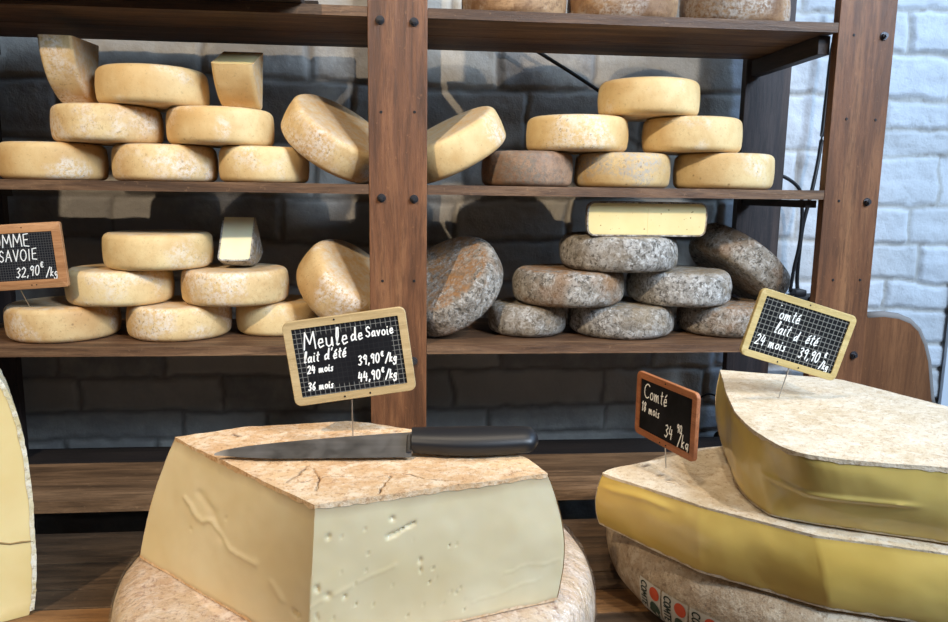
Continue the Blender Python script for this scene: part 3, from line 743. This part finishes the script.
def slab_body(inset, y0, y1, mat, name):
    bm = NB(); nn = 18; rings = []
    m_ = len(out)
    for k in range(nn+1):
        y = y0+(y1-y0)*k/nn; ring = []
        for i, (x, z) in enumerate(out):
            if 0 < i < m_-2: x -= inset
            jag = noise.noise(Vector((x*60, y*60, z*60)))*.002 if (name == 'rind' and 0 < i < m_-2) else 0
            ring.append(bm.verts.new((x+jag, y, z-(inset if i >= m_-3 and i < m_-1 else 0))))
        rings.append(ring)
    for k in range(nn):
        for i in range(m_): bm.faces.new((rings[k][i], rings[k][(i+1) % m_], rings[k+1][(i+1) % m_], rings[k+1][i]))
    bm.faces.new(rings[0]); bm.faces.new(rings[-1][::-1])
    return bm
obj('paste', slab_body(.004, ys, ys+.11, P_slab, 'paste'), P_slab, sl, angle=40)
bm = NB()      # crusty rim strip
m_ = len(curve); R_ = []
for k in range(25):
    y = ys-.0006+(.1116)*k/24; row = []
    for i, (x, z) in enumerate(curve):
        row.append((bm.verts.new((x+noise.noise(Vector((z*120, y*90, 3)))*.0012, y, z)), bm.verts.new((x-.0045-.0025*abs(noise.noise(Vector((z*140, 1, 7)))), y, z-.001))))
    R_.append(row)
for k in range(24):
    for i in range(m_-1): bm.faces.new((R_[k][i][0], R_[k][i+1][0], R_[k+1][i+1][0], R_[k+1][i][0]))
for k in (0, 24):
    for i in range(m_-1): bm.faces.new((R_[k][i][0], R_[k][i+1][0], R_[k][i+1][1], R_[k][i][1]))
obj('rind', bm, K_edge, sl, angle=60)
bm = NB(); cp = [in_plane(u, v) for u, v in [(-60, 546), (-20, 543), (0, 543), (10, 544), (22, 542), (33, 541)]]
tube(bm, [(loc_x(p), ys+.0002, p.z-ZC) for p in cp], [.0016, .0016, .0014, .0012, .0014, .001], 6); obj('crack', bm, plain('crack_brown', srgb(140, 112, 66), .8), sl)

# ------------------------------------------------------------------ handwriting (stroke letters)
def arc(cx, cy, rx, ry, a0, a1, n=9): return [(cx+rx*math.cos(math.radians(a0+(a1-a0)*k/n)), cy+ry*math.sin(math.radians(a0+(a1-a0)*k/n))) for k in range(n+1)]
G = {
 'M': (.8, [[(0, 0), (.1, 1), (.38, .3), (.65, 1), (.75, 0)]]), 'C': (.7, [arc(.4, .5, .38, .5, 50, 310)]),
 'u': (.5, [[(0, .5), (.02, .12), (.15, 0), (.33, .1), (.38, .5), (.42, 0)]]), 'l': (.28, [[(.05, .05), (.18, .5), (.2, 1), (.1, 1), (.05, .5), (.1, 0), (.22, .06)]]),
 'e': (.42, [[(.02, .25), (.32, .3), (.28, .5), (.1, .48), (.02, .22), (.12, 0), (.36, .1)]]), 'd': (.52, [[(.36, .35), (.2, .5), (.02, .3), (.08, 0), (.32, .1), (.4, 1), (.4, .1), (.46, 0)]]),
 'S': (.5, [[(.42, .82), (.25, 1), (.05, .82), (.12, .58), (.36, .42), (.4, .15), (.2, 0), (0, .15)]]), 's': (.36, [[(.28, .5), (.08, .42), (.24, .2), (.2, 0), (0, .06)]]),
 'a': (.46, [[(.34, .4), (.18, .5), (.02, .3), (.08, 0), (.28, .08), (.34, .48), (.34, .06), (.42, 0)]]), 'v': (.4, [[(0, .5), (.14, 0), (.32, .5)]]),
 'o': (.44, [arc(.2, .25, .18, .25, 90, 450)]), 'i': (.2, [[(.04, .5), (.05, .05), (.14, 0)], [(.06, .72), (.08, .76)]]),
 't': (.3, [[(.12, .85), (.1, .1), (.22, 0)], [(0, .55), (.26, .6)]]), "'": (.16, [[(.1, 1), (.04, .8)]]),
 'é': (.42, [[(.02, .25), (.32, .3), (.28, .5), (.1, .48), (.02, .22), (.12, 0), (.36, .1)], [(.12, .62), (.3, .82)]]),
 'm': (.68, [[(0, .5), (.02, 0), (.06, .38), (.2, .5), (.26, 0), (.3, .38), (.44, .5), (.5, .06), (.6, 0)]]),
 '2': (.5, [[(.02, .8), (.2, 1), (.4, .8), (.3, .45), (0, 0), (.44, .04)]]), '4': (.5, [[(.1, 1), (0, .4), (.4, .42)], [(.32, .8), (.3, 0)]]),
 '3': (.46, [[(.02, .9), (.22, 1), (.38, .8), (.14, .55), (.38, .3), (.2, 0), (0, .1)]]), '9': (.46, [[(.36, .8), (.2, 1), (.02, .78), (.12, .55), (.36, .7), (.36, .9), (.3, 0)]]),
 '0': (.48, [arc(.21, .5, .2, .5, 90, 450, 12)]), '6': (.46, [[(.34, 1), (.08, .6), (.02, .2), (.2, 0), (.36, .2), (.24, .46), (.04, .3)]]),
 '1': (.3, [[(0, .75), (.18, 1), (.18, 0)]]), '8': (.46, [[(.34, .85), (.18, 1), (.04, .8), (.34, .3), (.2, 0), (.02, .2), (.34, .85)]]),
 ',': (.2, [[(.1, .08), (.02, -.14)]]), '.': (.18, [[(.06, .04), (.09, .06)]]), '/': (.42, [[(0, -.1), (.4, 1.1)]]),
 'k': (.4, [[(.06, 1), (.03, 0)], [(.3, .5), (.05, .25), (.34, 0)]]), 'g': (.44, [[(.34, .45), (.16, .5), (.02, .28), (.14, .05), (.34, .3), (.34, .5), (.32, -.3), (.1, -.4), (0, -.2)]]),
 '€': (.46, [arc(.3, .5, .24, .45, 50, 310), [(0, .6), (.36, .6)], [(0, .42), (.34, .42)]]),
 'T': (.6, [[(0, 1), (.56, 1)], [(.28, 1), (.28, 0)]]), 'O': (.66, [arc(.3, .5, .28, .5, 90, 450, 12)]), 'A': (.64, [[(0, 0), (.28, 1), (.56, 0)], [(.1, .38), (.46, .38)]]),
 'V': (.56, [[(0, 1), (.25, 0), (.5, 1)]]), 'I': (.26, [[(.08, 1), (.08, 0)]]), 'E': (.52, [[(.42, 1), (.03, .95), (.03, .05), (.45, 0)], [(.03, .52), (.36, .54)]]), ' ': (.32, []),
}
def ribbons(bm, text, x, y, size, wd, fmap, slant=0, gap=.12, rise=0, jit=0, seed=0):
    rg = random.Random(seed)
    for ch in text:
        wch, strokes = G[ch]
        jy = rg.uniform(-jit, jit)*size
        for st_ in strokes:
            P_ = [(x+(a+slant*b)*size*.88, y+b*size+jy) for a, b in st_]
            for i in range(len(P_)-1):
                a, b = Vector(P_[i]), Vector(P_[i+1]); d = b-a
                if d.length < 1e-7: d = Vector((1e-5, 0))
                d.normalize(); nn = Vector((-d.y, d.x))*wd/2; ee = d*wd*.45; dz = .00012*(i % 2)
                top_ = [fmap(*(a-ee*.6-nn*.7), dz), fmap(*(a-ee+nn*0), dz), fmap(*(a-ee*.6+nn*.7), dz), fmap(*(a+nn), dz), fmap(*(b+nn), dz), fmap(*(b+ee*.6+nn*.7), dz), fmap(*(b+ee), dz), fmap(*(b+ee*.6-nn*.7), dz), fmap(*(b-nn), dz), fmap(*(a-nn), dz)]
                bm.faces.new([bm.verts.new(q) for q in top_])
        x += (wch+gap)*size*.88; y += rise*size
    return x

def slate_mat(name, col, grid=0, line=(150, 150, 145), cell=.0047, lw=.09, margin=None):
    m = Mat(name, .75, Specular_IOR_Level=.2); v = m.vec(seed=False)
    c = m.mix(m.mask(m.noise(m.vec(), 30, 4), .4, .7), col, srgb(26, 26, 30))
    if grid:
        sx = m.n('SeparateXYZ', {0: v}); f = []
        for k in (0, 2):
            q = m.n('Math', {0: sx.outputs[k], 1: 1/cell}, operation='MULTIPLY').outputs[0]
            q = m.n('Math', {0: q}, operation='FRACT').outputs[0]
            f.append(m.n('Math', {0: q, 1: lw}, operation='LESS_THAN').outputs[0])
        g = m.n('Math', {0: f[0], 1: f[1]}, operation='MAXIMUM').outputs[0]
        if margin:     # the grid is worn away in the middle of the board
            ax = m.n('Math', {0: sx.outputs[0]}, operation='ABSOLUTE').outputs[0]; az = m.n('Math', {0: sx.outputs[2]}, operation='ABSOLUTE').outputs[0]
            mk = m.n('Math', {0: m.mask(ax, margin[0], margin[0]+.002), 1: m.mask(az, margin[1], margin[1]+.002)}, operation='MAXIMUM').outputs[0]
            g = m.mul(g, m.add(m.mul(mk, .95), .04))
        c = m.mix(m.mul(g, grid), c, srgb(*line))
    m.color(c); return m.m
S_meule = slate_mat('worn_grid_slate', srgb(14, 15, 20), .6, cell=.0052, lw=.12, margin=(.0445, .0265))
S_grid = slate_mat('gridded_slate', srgb(9, 10, 13), .8, line=(132, 132, 126), cell=.0062, lw=.15)
S_plain = slate_mat('plain_slate', srgb(8, 8, 10))
S_faint = slate_mat('faint_grid_slate', srgb(14, 16, 26), .2, cell=.0042, lw=.2)
F_pale = wood('pale_frame_wood', srgb(168, 142, 98), srgb(196, 170, 124), srgb(214, 190, 146), 'X', .5)
F_yel = wood('yellow_frame_wood', srgb(178, 154, 96), srgb(204, 180, 120), srgb(218, 198, 142), 'X', .5)
F_brn = wood('brown_frame_wood', srgb(128, 76, 46), srgb(164, 102, 64), srgb(188, 126, 84), 'X', .5)
F_oak = wood('oak_frame_wood', srgb(156, 106, 66), srgb(190, 136, 90), srgb(214, 162, 114), 'X', .5)
M_chalk = plain('white_chalk', srgb(244, 244, 240), .8)
def rrect(w_, h_, r, n=6):
    p = []
    for cx, cy, a in ((w_/2-r, h_/2-r, 0), (-w_/2+r, h_/2-r, 90), (-w_/2+r, -h_/2+r, 180), (w_/2-r, -h_/2+r, 270)):
        for k in range(n+1): t = math.radians(a+90*k/n); p.append((cx+r*math.cos(t), cy+r*math.sin(t)))
    return p
def slate(label, cen, w_, h_, fr_w, mats, rot, foot, texts, chalk_w=.0011, rivets=(), rad=.007, th=.005, group='price slates'):
    root = thing('price_slate', label, 'sign', cen); root.rotation_mode = 'QUATERNION'; root.rotation_quaternion = rot
    o = rrect(w_, h_, rad); i_ = rrect(w_-2*fr_w, h_-2*fr_w, .0008); bm = NB()
    lay = []
    for pts, y in ((o, -th/2+.0006), ([(x*.992, z*.988) for x, z in o], -th/2), (i_, -th/2), (i_, -th/2+.0018)):
        lay.append([bm.verts.new((x, y, z)) for x, z in pts])
    lay2 = [[bm.verts.new((x, y, z)) for x, z in pts] for pts, y in ((o, th/2), (i_, th/2))]
    nn = len(o)
    def quad(a, b):
        for k in range(nn): bm.faces.new((a[k], a[(k+1) % nn], b[(k+1) % nn], b[k]))
    quad(lay[0], lay[1]); quad(lay[1], lay[2]); quad(lay[2], lay[3]); quad(lay[0], lay2[0]); quad(lay2[0], lay2[1]); quad(lay2[1], lay[3])
    obj('frame', bm, mats[1], root, angle=40)
    bm = NB(); box(bm, (-w_/2+fr_w-.0005, -th/2+.0014, -h_/2+fr_w-.0005), (w_/2-fr_w+.0005, th/2-.0008, h_/2-fr_w+.0005)); obj('slate_board', bm, mats[0], root)
    y_ = -th/2+.0012
    for (t, x, z, size, sl_, rise) in texts:
        bm = NB(); ribbons(bm, t, x*w_, z*h_, size*h_, chalk_w, lambda a, b, dz: Vector((a, y_-dz, b)), slant=sl_, rise=rise, jit=.04, seed=len(t)); obj('handwriting', bm, M_chalk, root)
    for (x, z) in rivets:
        bm = NB(); bmesh.ops.create_cone(bm, cap_ends=True, segments=12, radius1=.0011, radius2=.0008, depth=.0008, matrix=Matrix.Translation((x*w_, -th/2-.0003, z*h_)) @ Matrix.Rotation(PI/2, 4, 'X')); obj('rivet', bm, M_iron, root)
    # pin from the lower frame down into the cheese
    inv = rot.inverted(); f = inv @ (Vector(foot)-Vector(cen)); bm = NB()
    s_ = Vector((f.x*.35, th/2+.0008, -h_/2+.012)); tube(bm, [s_, Vector((f.x*.5, th/2+.0008, -h_/2-.002)), f-Vector((0, 0, .0))], .0008, 8)
    obj('pin', bm, M_steel, root); return root
from mathutils import Euler, Quaternion
def face_rot(yaw, roll, tilt=0):    # yaw about Z, tilt about X, roll in the board's own plane
    return Quaternion((0, 0, 1), yaw) @ Quaternion((1, 0, 0), tilt) @ Quaternion((0, 1, 0), roll)
# Meule de Savoie
ft = PZ(353, 438, ZMT+.001); yb = ft.y-.004; cc = PY(350, 356.5, yb)
slate('pale-framed price slate reading Meule de Savoie, pinned in the big piece behind the knife', cc, .128, .0905, .0085, (S_meule, F_pale), face_rot(-.02, math.radians(-8)), ft,
      [('Meule', -.355, .15, .20, .1, .004), ('de', .03, .18, .15, .1, 0), ('Savoie', .155, .20, .12, .1, .010), ("lait d'été", -.375, .0, .125, .25, .010), ('24 mois', -.36, -.13, .09, .2, 0), ('39,90', .06, -.115, .11, .15, 0), ('€', .252, -.045, .06, .1, 0), ('/kg', .28, -.12, .10, .2, 0),
       ('36 mois', -.375, -.33, .09, .2, 0), ('44,90', .04, -.31, .11, .15, 0), ('€', .238, -.235, .06, .1, 0), ('/kg', .262, -.315, .10, .2, 0)], .0015, [(-.08, .46), (-.09, -.455), (.12, -.455)])
# omté lait d'été 39,90
ft = PZ(779, 397, Z1+.001); yb = ft.y-.01; cc = PY(798.5, 335, yb)
slate('gridded price slate in a pale yellow frame, tilted clockwise on the topmost yellow wedge', cc, .1365, .0865, .0085, (S_grid, F_yel), face_rot(.05, math.radians(16.5)), ft,
      [('omté', -.25, .15, .17, .1, 0), ('lait', -.25, -.06, .17, .2, 0), ('d', -.04, -.09, .14, .2, 0), ('été', .08, -.08, .16, .2, 0), ('24 mois', -.395, -.29, .15, .1, .006), ('39,90', .06, -.31, .15, .1, 0), ('€', .315, -.20, .08, .1, 0), ('/kg', .30, -.37, .11, .1, 0), (".", -.27, .33, .2, 0, 0)], .0015, [(0, .455), (-.12, -.455), (.10, -.455)], rad=.008)
# Comté 18 mois
ft = PZ(666, 468, Z2+.001)
cc = PY(665.5, 414, ft.y-.004)
slate('small black slate in a reddish brown frame, turned sideways on the middle yellow slab', cc, .122, .083, .0085, (S_plain, F_brn), face_rot(math.radians(-74), math.radians(0), 0), ft,
      [('Comté', -.37, .12, .22, .1, -.01), ('18 mois', -.40, -.10, .15, .1, .0), ('34', .02, -.34, .19, .1, 0), ('90', .21, -.18, .12, .1, 0), ('/kg', .23, -.37, .19, .1, 0)], .0016, [(0, .455), (-.04, -.455), (.06, -.455)], rad=.007)
# tomme de Savoie on the shelf
ft = PZ(30, 306, s0+hl); ft.y = .05; ft = Vector((PY(30, 306, .05).x, .05, s0+.0615))
cc = PY(0, 257, .015); wS = .155
c2 = PY(69, 254, .015); cx_ = PY(65, 254, .015).x-wS/2
slate('black slate lettered SAVOIE 32,90 in an orange-brown wooden frame, above the lower left cheeses', Vector((cx_, .015, PY(20, 257, .015).z)), wS, .110, .0150, (S_faint, F_oak), face_rot(.0, math.radians(-4.0)), ft,
      [('TOMME', -.30, .15, .19, .05, .0), ('SAVOIE', -.18, -.07, .17, .1, .02), ('32,90', -.03, -.32, .15, .2, .04), ('€', .235, -.18, .09, .1, 0), ('/kg', .28, -.32, .13, .2, 0)], .0017, [(.1, .44), (.12, -.44), (.17, -.44)], rad=.004, th=.007)

# ------------------------------------------------------------------ knife
kz = ZMT+.0022
k0, k1 = PZ(213, 461, kz), PZ(540, 447, kz+.011)
kn = thing('chef_knife', 'long kitchen knife with black handle lying across the top of the big cut cheese', 'knife', (k0.x, k0.y, kz))
L = (k1-k0).length; ang = math.atan2(k1.y-k0.y, k1.x-k0.x)
kn.rotation_euler = (0, 0, ang)
bl = L*.60; TL = .38                # tilt of the blade about its long axis
bm = NB(); outl = []
def kp(x, y, t): c_, s_ = math.cos(TL), math.sin(TL); return Vector((x, y*c_-t*s_, .0012+y*s_+t*c_))
N_ = 28; up, dn = [], []
for i in range(N_+1):
    x = bl*i/N_; q = i/N_
    top_y = .036*min(1, (q*1.02)**.62) ; top_y = .006+.030*min(1, q**.55)
    bot_y = .006*(1-min(1, q*3.0))**1.5
    up.append((x, top_y)); dn.append((x, bot_y))
up[0] = (0, .0065); dn[0] = (0, .0055)
tv = [bm.verts.new(kp(x, y, .0024)) for x, y in up]; tb = [bm.verts.new(kp(x, y, .0)) for x, y in up]
ev = [bm.verts.new(kp(x, y, .0006)) for x, y in dn]
for i in range(N_):
    bm.faces.new((tv[i], tv[i+1], ev[i+1], ev[i])); bm.faces.new((tb[i+1], tb[i], ev[i], ev[i+1])); bm.faces.new((tv[i+1], tv[i], tb[i], tb[i+1]))
bm.faces.new((tv[-1], tb[-1], ev[-1]))
Mb = Mat('blade_steel', .32, Metallic=1.0); vv = Mb.vec((2, 40, 40)); Mb.color(Mb.mix(Mb.noise(vv, 3, 4), srgb(150, 150, 152), srgb(96, 98, 104)))
Mb.rough(Mb.mask(Mb.noise(Mb.vec(), 40, 4), -.2, 1.6))
obj('blade', bm, Mb.m, kn, angle=30)
bm = NB(); tube(bm, [kp(bl-.002, .006, .0014), kp(bl-.002, .030, .0014)], .0034, 10); obj('bolster', bm, Mb.m, kn, angle=40)
bm = NB(); rings = []; hl_ = L-bl
for i in range(25):
    q = i/24; x = bl+hl_*q; wv = .0140+.0025*math.sin(PI*min(1, q*1.15))+.0015*q; tv_ = .0100+.001*math.sin(PI*q)
    if q > .9: s_ = math.sqrt(max(0, 1-((q-.9)/.1)**2)); wv *= .35+.65*s_; tv_ *= .35+.65*s_
    cy = .0185-.002*math.sin(PI*q); ring = []
    for k in range(18):
        a = 2*PI*k/18; ce, se = math.cos(a), math.sin(a)
        e_ = lambda t: math.copysign(abs(t)**.8, t)
        pnt = kp(x, cy+e_(ce)*wv, e_(se)*tv_); pnt.z += .0055; ring.append(bm.verts.new(pnt))
    rings.append(ring)
for i in range(24):
    for k in range(18): bm.faces.new((rings[i][k], rings[i][(k+1) % 18], rings[i+1][(k+1) % 18], rings[i+1][k]))
bm.faces.new(rings[0]); bm.faces.new(rings[-1][::-1])
obj('handle', bm, plain('black_handle', srgb(22, 23, 27), .42), kn, angle=50)

# ------------------------------------------------------------------ labels on the big wheel's side
hW = Z3-.0006-ZC-.0006-.0006
def heel_pt(theta, t, lift):      # theta around the wheel, t 0..1 height
    e = hW*.22; Rw = WR-.10*hW; z = hW*t
    if z < e: r = Rw-e+math.sqrt(max(0, e*e-(e-z)**2))
    elif z > hW-e: r = Rw-e+math.sqrt(max(0, e*e-(z-hW+e)**2))
    else: r = Rw
    r += .10*hW*math.sin(PI*t)+.0018+lift
    return Vector((r*math.cos(theta), r*math.sin(theta), z))
M_lab = plain('label_white', srgb(196, 190, 176), .7); M_txt = plain('dark_green_ink', srgb(30, 44, 34), .7); M_red = plain('red_ink', srgb(204, 82, 50), .7); M_bell = plain('green_ink', srgb(62, 78, 62), .7)
pL = PZ(634, 580, H0-.455); th0 = math.atan2(pL.y-WC[1], pL.x-WC[0])
U_ = .040; R0 = WR
def patch(bm, f, nx, nz):
    g = [[bm.verts.new(f(i/nx, j/nz)) for j in range(nz+1)] for i in range(nx+1)]
    for i in range(nx):
        for j in range(nz): bm.faces.new((g[i][j], g[i+1][j], g[i+1][j+1], g[i][j+1]))
for k in range(12):
    ths = th0+(k*U_-.01)/R0
    bm = NB(); patch(bm, lambda a, b: heel_pt(ths+(a*U_*.94)/R0, .06+b*.50, .0002), 8, 10); lb = obj('side_label', bm, M_lab, cw, smooth=True)
    # upright column of letters reading downwards
    fm = lambda a, b, dz: heel_pt(ths+b/R0, .54-a/hW, .0007+dz)
    bm = NB(); ribbons(bm, 'COMTE', .001, .004, .0098, .0017, fm, gap=.10); obj('lettering', bm, M_txt, lb)
    def disc(cx, cz, rx, rz, mat, nm, shape=None):
        bm = NB(); c0 = bm.verts.new(heel_pt(ths+cx/R0, cz, .0007)); ring = []
        for q in range(24):
            a = 2*PI*q/24; s_ = shape(a) if shape else 1
            ring.append(bm.verts.new(heel_pt(ths+(cx+rx*s_*math.cos(a))/R0, cz+rz*s_*math.sin(a)/hW, .0007)))
        for q in range(24): bm.faces.new((c0, ring[q], ring[(q+1) % 24]))
        obj(nm, bm, mat, lb)
    disc(.0275, .45, .0082, .0082, M_red, 'red_mark')
    disc(.0275, .23, .0088, .0095, M_bell, 'bell_mark', lambda a: 1+.22*math.sin(a*3+PI*.5)*(-1 if math.sin(a) < 0 else .3))
# twist of loose film at the wheel's rear left
bm = NB(); pf = PZ(629, 566, ZC+.02); q = pf-Vector((WC[0], WC[1], ZC+.0006))
rg = random.Random(5); 
g = [[bm.verts.new((q.x+(i-4)*.0022+rg.uniform(-.003, .003), q.y+rg.uniform(-.006, .006), max(.0005, q.z+(j-4)*.003+rg.uniform(-.0015, .0015)))) for j in range(9)] for i in range(9)]
for i in range(8):
    for j in range(8): bm.faces.new((g[i][j], g[i+1][j], g[i+1][j+1], g[i][j+1]))
obj('film_end', bm, M_film, cw)

# ------------------------------------------------------------------ cables, plug, leaning board, crate
def cable(name, label, pts, r=.0045, grp=None):
    bm = NB(); base = Vector(pts[0]); tube(bm, [p-base for p in spline(pts, 10)], r, 10); o = obj(name, bm, M_black, None, base, smooth=True)
    return tag(o, label, 'cable', grp)
yc = .352
cable('black_cable', 'black cable crossing the wall diagonally behind the upper right cheeses to the rear post', [PY(500, 28, .34), PY(540, 53, .34), PY(575, 75, .335), PY(610, 98, .335), PY(660, 130, .33), PY(720, 160, .325), PY(772, 172, .32), PY(797, 186, .325), PY(802, 205, .33), PY(800, 240, .335), PY(794, 268, .34), PY(790, 292, .345)], .0040)
cable('black_cable', 'black cable hanging down the white wall just left of the right front post', [PY(842, 0, .35), PY(832, 50, .35), PY(826, 100, .35), PY(820, 150, .345), PY(812, 190, .335), PY(803, 225, .335), PY(799, 255, .345), PY(797, 280, .355), PY(798, 292, .355)], .0045)
cable('black_cable', 'thin black cable arching against the wall behind the small brown-framed slate', [PY(692, 425, .345), PY(694, 405, .345), PY(708, 394, .345), PY(722, 402, .345), PY(725, 425, .345), PY(722, 437, .35)], .0022)
bm = NB(); p = PY(803, 299, .34); box(bm, (-.035, -.016, -.018), (.030, .016, .012), .005); box(bm, (-.030, -.020, .008), (-.002, .012, .024), .005); box(bm, (.004, -.026, -.010), (.026, -.012, .008), .004)
tag(obj('plug_socket', bm, M_black, None, p, angle=40), 'black plug block hanging on the wall behind the gridded slate', 'plug')
bm = NB(); p = PY(721, 437, .33); bmesh.ops.create_uvsphere(bm, u_segments=20, v_segments=12, radius=.016, matrix=Matrix.Diagonal((1.1, .8, 1, 1))); tube(bm, [(0, 0, .012), (0, .002, .03)], .006, 10)
tag(obj('cable_knob', bm, M_black, None, p, smooth=True), 'small black knob at the end of the arched cable, beside the topmost wedge', 'knob')
# brown board leaning behind the right post
yb = .18; bp_ = [PY(u, v, yb) for u, v in [(868, 317), (884, 316), (899, 318), (911, 323), (919, 331), (925, 345), (929, 362), (932, 398)]]
x0 = .868; ol = [(x0, bp_[0].z)]+[(p.x, p.z) for p in bp_]+[(bp_[-1].x+.01, .003), (x0, .003)]
bm = NB(); f = [bm.verts.new((x, yb, z)) for x, z in ol]; g = [bm.verts.new((x, yb+.018, z)) for x, z in ol]
bm.faces.new(f[::-1]); bm.faces.new(g)
for i in range(len(ol)): bm.faces.new((f[i], f[(i+1) % len(ol)], g[(i+1) % len(ol)], g[i]))
W_brd = wood('brown_board_wood', srgb(96, 60, 36), srgb(124, 80, 48), srgb(146, 98, 62), 'Z', .5)
lean = thing('leaning_board', 'brown wooden board with rounded corner and grey rim, behind the right front post', 'board', (0, 0, 0))
obj('board', bm, W_brd, lean)
bm = NB(); tube(bm, [(x, yb+.009, z) for x, z in ol[1:-2]]+[(ol[-2][0]-.005, yb+.009, 1.0)], .0098, 8); obj('worn_rim', bm, plain('worn_grey', srgb(128, 122, 118), .8), lean, smooth=True)
# something wooden on the top left shelf
bm = NB(); cr = thing('wooden_tray', 'dark wooden tray on the top left shelf, only its bottom edge in the picture', 'tray', (-.40, .10, ZT+.0165))
box(bm, (-.30, -.165, 0), (.235, .15, .012), .001); obj('tray_base', bm, W_rail, cr)
for (a, b) in (((-.30, -.165, .0125), (.235, -.152, .06)), ((-.30, .137, .0125), (.235, .15, .06))):
    bm = NB(); box(bm, a, b, .001); obj('tray_side', bm, W_rail, cr)
